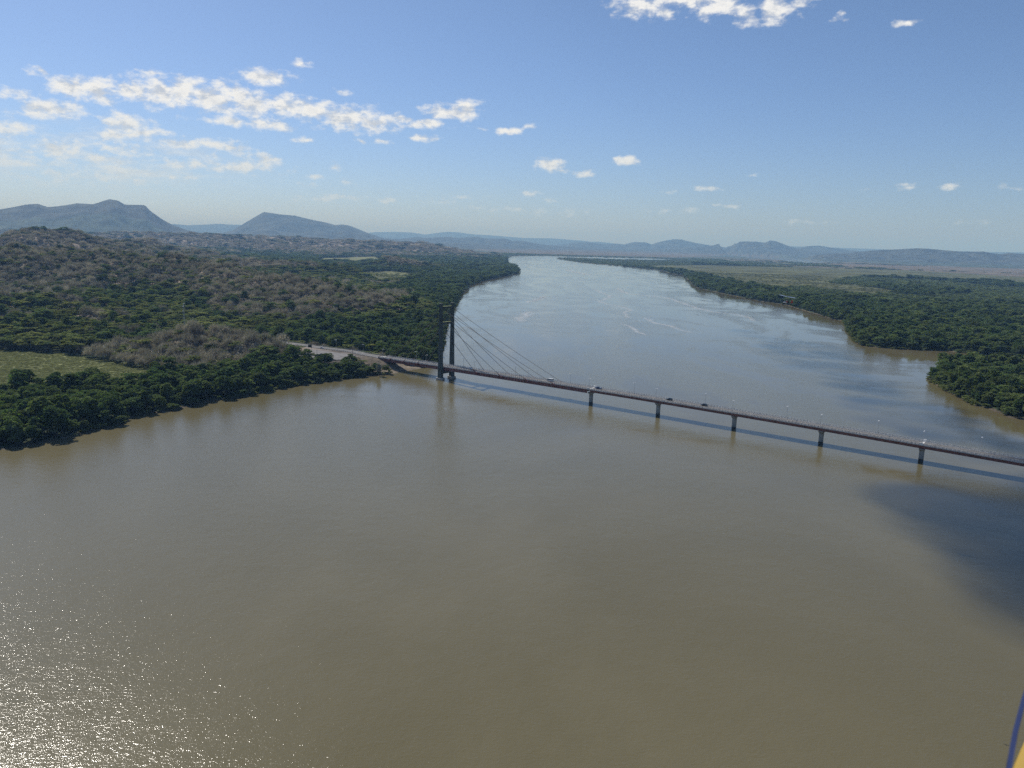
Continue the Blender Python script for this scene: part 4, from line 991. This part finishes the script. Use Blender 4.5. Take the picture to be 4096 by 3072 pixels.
add_proto('yellow', crown_flat(np.random.default_rng(501), 11, 8.5, 90, .85, 12), LM_yel, limbs(10, 7, 9.6, 8, .3, 71), M_bark)
add_proto('pale', crown_round(np.random.default_rng(502), 9.5, 2.6, .1, 26, 40, .55), LM_pal, limbs(9, 1.5, 8, 5, .2, 72), M_bark)

def tree_thing(name, cat, kind, i, loc, sc_, rz, label, group):
    e = empty(name, loc, rz, label, cat, group); e.scale = sc_
    link('crown', PROTO[kind][i][0], e); link('trunk', PROTO[kind][i][1], e); return e

# scatter positions on the plan
def scatter(dmin, dmax, cell, seed):
    rng = np.random.default_rng(seed); xs = np.arange(-dmax * .78, dmax * .78, cell); ys = np.arange(dmin * .7, dmax, cell)
    X, Y = np.meshgrid(xs, ys); X = X + rng.uniform(-.48, .48, X.shape) * cell; Y = Y + rng.uniform(-.48, .48, Y.shape) * cell
    X = X.ravel(); Y = Y.ravel(); D = np.hypot(X, Y); A = np.arctan2(X, Y)
    k = (D >= dmin) & (D < dmax) & (np.abs(A) < R_(37.5)); return X[k], Y[k]
T = []     # kind, x, y, z, scale xy, scale z
for dmin, dmax, cell, boost, seed in ((330, 1000, 6.6, .88, 1), (1000, 1900, 8.6, 1.08, 2), (1900, 3400, 13.5, 1.65, 3), (3400, 6200, 25, 2.8, 4), (6200, 9500, 48, 5.0, 5)):
    X, Y = scatter(dmin, dmax, cell, seed); D = np.hypot(X, Y)
    z = sample(GZ, X, Y); sd = sample(GSD, X, Y); hl = sample(GHL, X, Y)
    ok = (sd > 1.0) & (z > -0.2)
    dr = seg_dist(X, Y, ROAD); lot = inside(X, Y, LOT); dlot = seg_dist(X, Y, LOT, True)
    s = (X - BC[0]) * BU[0] + (Y - BC[1]) * BU[1]; tt = (X - BC[0]) * BN[0] + (Y - BC[1]) * BN[1]
    ok &= ~((dr < 12.5) | lot | (dlot < 4.5)); ok &= ~((s > -262) & (s < -150) & (tt > -20) & (tt < 22))
    ms = (inside(X, Y, MARSH_L) | inside(X, Y, MARSH_M) | inside(X, Y, MARSH_M2) | inside(X, Y, MARSH_R) | inside(X, Y, BROWN_R) | inside(X, Y, BROWN_F))
    dms = np.minimum(seg_dist(X, Y, MARSH_R, True), seg_dist(X, Y, MARSH_L, True) * 8); ok &= ~(ms & (dms > 90 * fbm(X, Y, 90, 3, 99) - 20))
    lakev = inside(X, Y, gp([(2850,1010),(3420,1040),(3420,1075),(3200,1072),(2950,1050),(2830,1030)])); ok &= ~(lakev & (fbm(X, Y, 200, 3, 98) < .62))
    X, Y, z, sd, hl, D, dr = (v[ok] for v in (X, Y, z, sd, hl, D, dr))
    rng = np.random.default_rng(900 + seed); n = len(X); u = rng.uniform(size=n)
    f1_ = fbm(X, Y, 120, 4, 81); f2_ = fbm(X, Y, 330, 3, 82); A = np.arctan2(X, Y)
    right = A > R_(4.5)
    kind = np.full(n, 0)                                   # 0 mangrove 1 bare 2 canopy
    hill = (hl > 6.5)
    dryness = f2_ * .6 + f1_ * .4 + np.clip((hl - 25) / 120, -.12, .12)
    kind = np.where(hill & (dryness > .43), 1, kind)
    kind = np.where(hill & (dryness <= .43), np.where(u < .72, 2, 0), kind)
    kind = np.where(hill & (dryness > .43) & (u < .14), 2, kind); kind = np.where(hill & (dryness > .43) & (u > .94), 0, kind)
    inland = (~right) & (~hill) & (sd > 190) & (D < 2600)
    kind = np.where(inland & (f1_ > .46), 2, kind); kind = np.where(inland & (f1_ <= .38), 1, kind)
    knoll = (seg_dist(X, Y, RIDGES[9][0]) < 95) & (sd > 85); kind = np.where(knoll, np.where(u < .86, 1, 2), kind)
    roadside = (dr < 34) & (D < 1000) & (X < -130); kind = np.where(roadside & (kind == 0), np.where(u < .6, 2, 1), kind)
    fld = fbm(X, Y, 420, 4, 84) + np.clip((D - 4500) / 9000, -.1, 0) * 0
    low_ = (right & (sd > 110 + 160 * fbm(X, Y, 150, 3, 85)) & (D > 1050)) | (D > 6200)
    short = low_ & ((fld < .56) | (D > 6200)) & ~hill
    keep = np.ones(n, bool); keep &= ~(short & (u < .15))
    gz1 = np.exp(rng.normal(0, .27, n)); hs = np.clip(rng.uniform(.85, 1.12, n) * gz1, .5, 1.8); ws = np.clip(rng.uniform(.88, 1.1, n) * gz1, .55, 1.9) * boost
    kind = np.where(short, 4, kind)
    hs = hs * np.where(short, .85, 1.0) * np.where(boost > 1.6, 1.0 + (boost - 1.6) * .12, 1)
    spit = (D > 4300) & (A > R_(1.0)) & (A < R_(13)); kind = np.where(spit & (sd < 1500) & (D > 5000), 4, kind); hs = np.where(spit, hs * .5, hs)
    edge = np.clip(sd / 7.0, .32, 1.0); hs = hs * np.where(kind == 0, edge, 1); ws = ws * np.where(kind == 0, .6 + .4 * edge, 1)
    hs = hs * np.where((kind == 0) & (~right) & (D > 600), .9, 1) * np.where(kind == 2, .85, 1)
    hs = np.where(roadside, hs * .55, hs); ws = np.where(roadside, ws * .75, ws)
    emb_low = (X > -260) & (X < -118) & (D < 800) & (D > 640) & (sd < 40); hs = np.where(emb_low, hs * .92, hs)
    for arr in zip(kind[keep], X[keep], Y[keep], z[keep], ws[keep], hs[keep], D[keep], right[keep]): T.append(arr)
print('trees', len(T))
KN = ['mangrove', 'bare', 'canopy', None, 'low']
# marsh shrubs
SH = []
for dmin, dmax, cell, boost, seed in ((500, 1300, 3.6, 1.35, 31), (1300, 2600, 10.5, 2.2, 32), (2600, 4200, 24, 3.6, 33)):
    X, Y = scatter(dmin, dmax, cell, seed)
    ok = inside(X, Y, MARSH_L) | inside(X, Y, MARSH_M) | inside(X, Y, MARSH_R); X, Y = X[ok], Y[ok]
    k2 = fbm(X, Y, 60, 3, 95) > (.12 if dmin < 1300 else .42); X, Y = X[k2], Y[k2]; z = sample(GZ, X, Y); ok = z > .1
    rng = np.random.default_rng(seed)
    for x_, y_, z_ in zip(X[ok], Y[ok], z[ok]): SH.append((3, x_, y_, z_, boost * rng.uniform(.7, 1.3), rng.uniform(.7, 1.2) * (.15 if dmin < 1300 else .6)))
print('shrubs', len(SH))
# fringe shrubs at the water's edge
X, Y = scatter(330, 1500, 3.6, 55); sd = sample(GSD, X, Y); z = sample(GZ, X, Y); D = np.hypot(X, Y)
s = (X - BC[0]) * BU[0] + (Y - BC[1]) * BU[1]; tt = (X - BC[0]) * BN[0] + (Y - BC[1]) * BN[1]
ok = (sd > -.8) & (sd < 5.5) & ~((s > -262) & (s < -150) & (np.abs(tt) < 20)) & (fbm(X, Y, 45, 3, 96) > .40); X, Y, z = X[ok], Y[ok], z[ok]
FR = [(3, x_, y_, max(z_, -.1), random.uniform(.8, 1.4), random.uniform(.7, 1.5)) for x_, y_, z_ in zip(X, Y, z)]
print('fringe', len(FR))

def rotm(): return random.uniform(0, 2 * math.pi)
TH = np.array([[q[0], q[6]] for q in T]); used = set()
info = {0: ('mangrove_tree', 'mangrove tree'), 1: ('bare_tree', 'bare tree'), 2: ('broad_tree', 'broad-crowned tree')}
def inframe(x, y, z):
    v = Vector((x, y, z - CAM_H)); w_ = v.dot(FWD); px_ = 2048 + F_PX * v.dot(RT) / w_; py_ = 1536 - F_PX * v.dot(UPV) / w_
    return -60 < px_ < 4150 and 0 < py_ < 3100
for kd in (0, 1, 2):
    order = np.argsort(np.where(TH[:, 0] == kd, TH[:, 1], 1e9)); cnt = 0
    for i in order:
        k_, x_, y_, z_, w_, h_, D_, rt_ = T[i]
        if cnt >= (290, 280, 200)[kd] or D_ > (2000, 1100, 1300)[kd] or int(k_) != kd: break
        if not inframe(x_, y_, z_ + 5): continue
        used.add(int(i)); cnt += 1
        if kd == 0:
            if rt_: lab, grp = ('dark green mangrove tree in the dense belt on the right bank', 'mangrove trees on the right bank')
            else: lab, grp = ('dark green mangrove tree in the dense belt on the left bank', 'mangrove trees on the left bank')
            if rt_ and y_ < 775: lab, grp = ('green mangrove tree on the wooded islet at the right edge', 'mangrove trees on the right islet')
        elif kd == 1: lab, grp = 'leafless grey brown tree in the dry woodland behind the left bank', 'bare trees behind the left bank'
        else: lab, grp = 'low broad olive green tree growing among the dry woodland', 'broad green trees in the dry woodland'
        tree_thing(info[kd][0], info[kd][1], KN[kd], random.randrange(len(PROTO[KN[kd]])), (x_, y_, z_ - .15), (w_, w_, h_), rotm(), lab, grp)
def special(name, cat, kind, i, px_, py_, z0, sc_, label):
    q = G(px_, py_, z0); g_ = float(sample(GZ, np.array([q.x]), np.array([q.y]))[0]); q = G(px_, py_, g_ if z0 is None else z0)
    tree_thing(name, cat, kind, i, (q.x, q.y, q.z - .2), sc_, rotm(), label, None)
special('round_tree', 'tree', 'dark', 0, 1285, 1446, zl - .8, (.52, .52, .52), 'small dark round tree beside the parking area')
special('umbrella_tree', 'tree', 'canopy', 0, 1322, 1438, zl - .3, (.50, .50, .55), 'small feathery umbrella-shaped tree at the edge of the parking area')
special('bare_tree', 'bare tree', 'bare', 0, 1254, 1432, zl - .3, (.55, .55, .62), 'small bare tree with a forked dark trunk in front of the parking area')
special('leaning_tree', 'tree', 'bare', 1, 1207, 1428, zl - .4, (.85, .85, .72), 'thin leaning bare tree at the left end of the parking area')
special('vine_covered_tree', 'tree', 'pale', 0, 1516, 1500, 1.0, (1.0, 1.0, 1.2), 'narrow pale vine-covered tree under the left end of the bridge')
special('bank_shrub', 'shrub', 'shrub', 0, 1560, 1496, .8, (1.3, 1.3, 1.9), 'round green shrub on the bare bank under the bridge')
special('yellow_green_tree', 'tree', 'yellow', 0, 1490, 1398, ROAD_Z - 4, (.72, .72, .62), 'spreading yellow-green tree behind the left end of the bridge')
special('golden_tree', 'tree', 'yellow', 0, 1390, 1385, ROAD_Z - 3, (.6, .6, .55), 'brownish gold tree behind the bank road')
for px_, py_, D_, k_, s_, nm, lab in ((1672, 1268, 1080, 'dark', 1.25, 'dark_tree', 'large near-black evergreen tree on the slope left of the tower'), (1310, 1130, 1100, 'dark', .8, 'dark_tree', 'dark evergreen tree high on the ridge behind the road'),
                                (640, 1275, 1080, 'yellow', 1.2, 'flat_topped_tree', 'bright yellow-green flat-topped tree left of the lattice mast'), (500, 1200, 1300, 'yellow', 1.3, 'flat_topped_tree', 'wide yellow-green flat-topped tree on the lower left hillside')):
    q = PD(px_, py_, D_); g_ = float(sample(GZ, np.array([q.x]), np.array([q.y]))[0])
    tree_thing(nm, 'tree', k_, 0, (q.x, q.y, g_ - .3), (s_, s_, s_), rotm(), lab, None)

# everything else that grows: stuff, instanced on points
def joined(kind, i):
    c, tm = PROTO[kind][i]
    bm = bmesh.new(); bm.from_mesh(c)
    n = len(bm.faces); bm.from_mesh(tm); bm.faces.ensure_lookup_table()
    for k, f in enumerate(bm.faces): f.material_index = 0 if k < n else 1
    me = bpy.data.meshes.new(kind + '_tree_%d' % i); bm.to_mesh(me); bm.free()
    me.materials.append(c.materials[0]); me.materials.append(tm.materials[0]); return me
def forest(name, kind, pts, label, cat):
    col = bpy.data.collections.new('source_' + kind + name)
    for i in range(len(PROTO[kind])):
        col.objects.link(bpy.data.objects.new('%s_source' % kind, joined(kind, i)))
    n = len(pts); me = bpy.data.meshes.new(name); me.vertices.add(n)
    P_ = np.array([[q[1], q[2], q[3] - .15] for q in pts], np.float32); me.vertices.foreach_set('co', P_.ravel())
    rng = np.random.default_rng(5 + n)
    a = me.attributes.new('rot', 'FLOAT_VECTOR', 'POINT'); rv = np.zeros((n, 3), np.float32); rv[:, 2] = rng.uniform(0, 6.283, n); a.data.foreach_set('vector', rv.ravel())
    a = me.attributes.new('scl', 'FLOAT_VECTOR', 'POINT'); a.data.foreach_set('vector', np.array([[q[4], q[4], q[5]] for q in pts], np.float32).ravel())
    a = me.attributes.new('pick', 'INT', 'POINT'); a.data.foreach_set('value', rng.integers(0, len(PROTO[kind]), n).astype(np.int32))
    o = link(name, me); tag(o, label, cat, kind='stuff')
    ng = bpy.data.node_groups.new(name + '_scatter', 'GeometryNodeTree')
    ng.interface.new_socket('Geometry', in_out='INPUT', socket_type='NodeSocketGeometry'); ng.interface.new_socket('Geometry', in_out='OUTPUT', socket_type='NodeSocketGeometry')
    N = ng.nodes; Lk = ng.links
    gi = N.new('NodeGroupInput'); go = N.new('NodeGroupOutput'); ip = N.new('GeometryNodeInstanceOnPoints'); ci = N.new('GeometryNodeCollectionInfo')
    ci.inputs['Collection'].default_value = col; ci.inputs['Separate Children'].default_value = True; ci.inputs['Reset Children'].default_value = True
    ip.inputs['Pick Instance'].default_value = True
    def na(nm, ty):
        q = N.new('GeometryNodeInputNamedAttribute'); q.data_type = ty; q.inputs['Name'].default_value = nm; return [s_ for s_ in q.outputs if s_.enabled and s_.name == 'Attribute'][0]
    Lk.new(gi.outputs[0], ip.inputs['Points']); Lk.new(ci.outputs[0], ip.inputs['Instance']); Lk.new(na('pick', 'INT'), ip.inputs['Instance Index'])
    Lk.new(na('scl', 'FLOAT_VECTOR'), ip.inputs['Scale'])
    er = N.new('FunctionNodeEulerToRotation'); Lk.new(na('rot', 'FLOAT_VECTOR'), er.inputs[0]); Lk.new(er.outputs[0], ip.inputs['Rotation'])
    Lk.new(ip.outputs[0], go.inputs[0])
    o.modifiers.new('scatter', 'NODES').node_group = ng
    return o
rest = [[q[:6] for i, q in enumerate(T) if i not in used and int(q[0]) == k] for k in range(5)]
forest('mangrove_forest', 'mangrove', rest[0], 'dense dark green mangrove forest filling the low river banks', 'mangrove forest')
forest('dry_forest', 'bare', rest[1], 'leafless grey brown forest covering the hills on the left', 'dry forest')
forest('green_woodland', 'canopy', rest[2], 'patches of olive green woodland in the valleys of the left bank', 'woodland')
forest('low_forest', 'low', rest[4], 'low lighter green mangrove thicket spreading over the flat plain', 'low forest')
forest('marsh_shrubs', 'shrub', SH, 'low pale green shrubs covering the flat marshes', 'marsh vegetation')
forest('shore_undergrowth', 'shrub', FR, 'low light green undergrowth at the water edge', 'undergrowth')

# ------------------------------------------------------------------ a cumulus overhead, out of the frame, whose shadow lies on the river at the right
def cumulus(name, region, alt, label, seed, nb=70, r0=14, r1=34):
    rr = random.Random(seed); off = Vector((SUND.x, SUND.y, 0)) * (alt / SUND.z)
    e = empty(name, (0, 0, 0), 0, label, 'cloud')
    cx = sum(q[0] for q in region) / len(region); cyv = sum(q[1] for q in region) / len(region)
    e.location = (cx + off.x, cyv + off.y, alt)
    xs = [q[0] for q in region]; ys = [q[1] for q in region]; bm = bmesh.new(); n = 0
    while n < nb:
        x, y = rr.uniform(min(xs), max(xs)), rr.uniform(min(ys), max(ys))
        if not inside(np.array([x]), np.array([y]), region)[0]: continue
        rad = rr.uniform(r0, r1); bmesh.ops.create_icosphere(bm, subdivisions=3, radius=rad, matrix=Matrix.Translation((x - cx, y - cyv, rr.uniform(0, 26))) @ Matrix.Diagonal((1.1, 1.1, .7, 1))); n += 1
    me = bpy.data.meshes.new(name); bm.to_mesh(me); bm.free()
    cm, t, b = material('cloud_water_' + name); b.inputs['Base Color'].default_value = (.9, .9, .9, 1); b.inputs['Roughness'].default_value = 1; me.materials.append(cm)
    tr = t.add('ShaderNodeBsdfTransparent'); mx = t.add('ShaderNodeMixShader'); mx.inputs[0].default_value = .15
    t.l.new(tr.outputs[0], mx.inputs[1]); t.l.new(b.outputs[0], mx.inputs[2]); t.l.new(mx.outputs[0], t.n['Material Output'].inputs[0])
    for pl in me.polygons: pl.use_smooth = True
    link('cloud_body', me, e)
SHR = [tuple(G(x, y)[:2]) for x, y in [(3470,1965),(3700,2100),(3880,2250),(4040,2400),(4220,2560),(4800,2600),(5000,2150),(4500,1930),(4000,1915),(3700,1925)]]
cumulus('cloud', SHR, 1100, 'white cumulus cloud drifting high above the river', 3)

SHR2 = [tuple(G(x, y)[:2]) for x, y in [(2900,1310),(3150,1350),(3330,1400),(3420,1480),(3620,1590),(3850,1680),(4000,1760),(4200,1860),(4150,1930),(3900,1850),(3600,1760),(3400,1690),(3330,1560),(3100,1430)]]
cumulus('cloud', SHR2, 1150, 'ragged strip of cloud stretched high above the river bend', 8, 120, 10, 19)

# ------------------------------------------------------------------ air
hz = bpy.data.materials.new('haze_air'); hz.use_nodes = True; t = NT(hz.node_tree); t.n.clear()
pv = t.add('ShaderNodeVolumePrincipled'); pv.inputs['Color'].default_value = (0.32, 0.60, 1.0, 1); pv.inputs['Absorption Color'].default_value = (0.62, 0.84, 1, 1); pv.inputs['Density'].default_value = 5.9e-5; pv.inputs['Anisotropy'].default_value = 0.0
ou = t.add('ShaderNodeOutputMaterial'); t.l.new(pv.outputs[0], ou.inputs['Volume'])
mb = MB(); mb.box(-41500, 41500, -3000, 43000, -7.0, 760.0)
tag(mb.build('haze', hz), 'thin blue haze filling the air over the river plain', 'haze', kind='stuff')
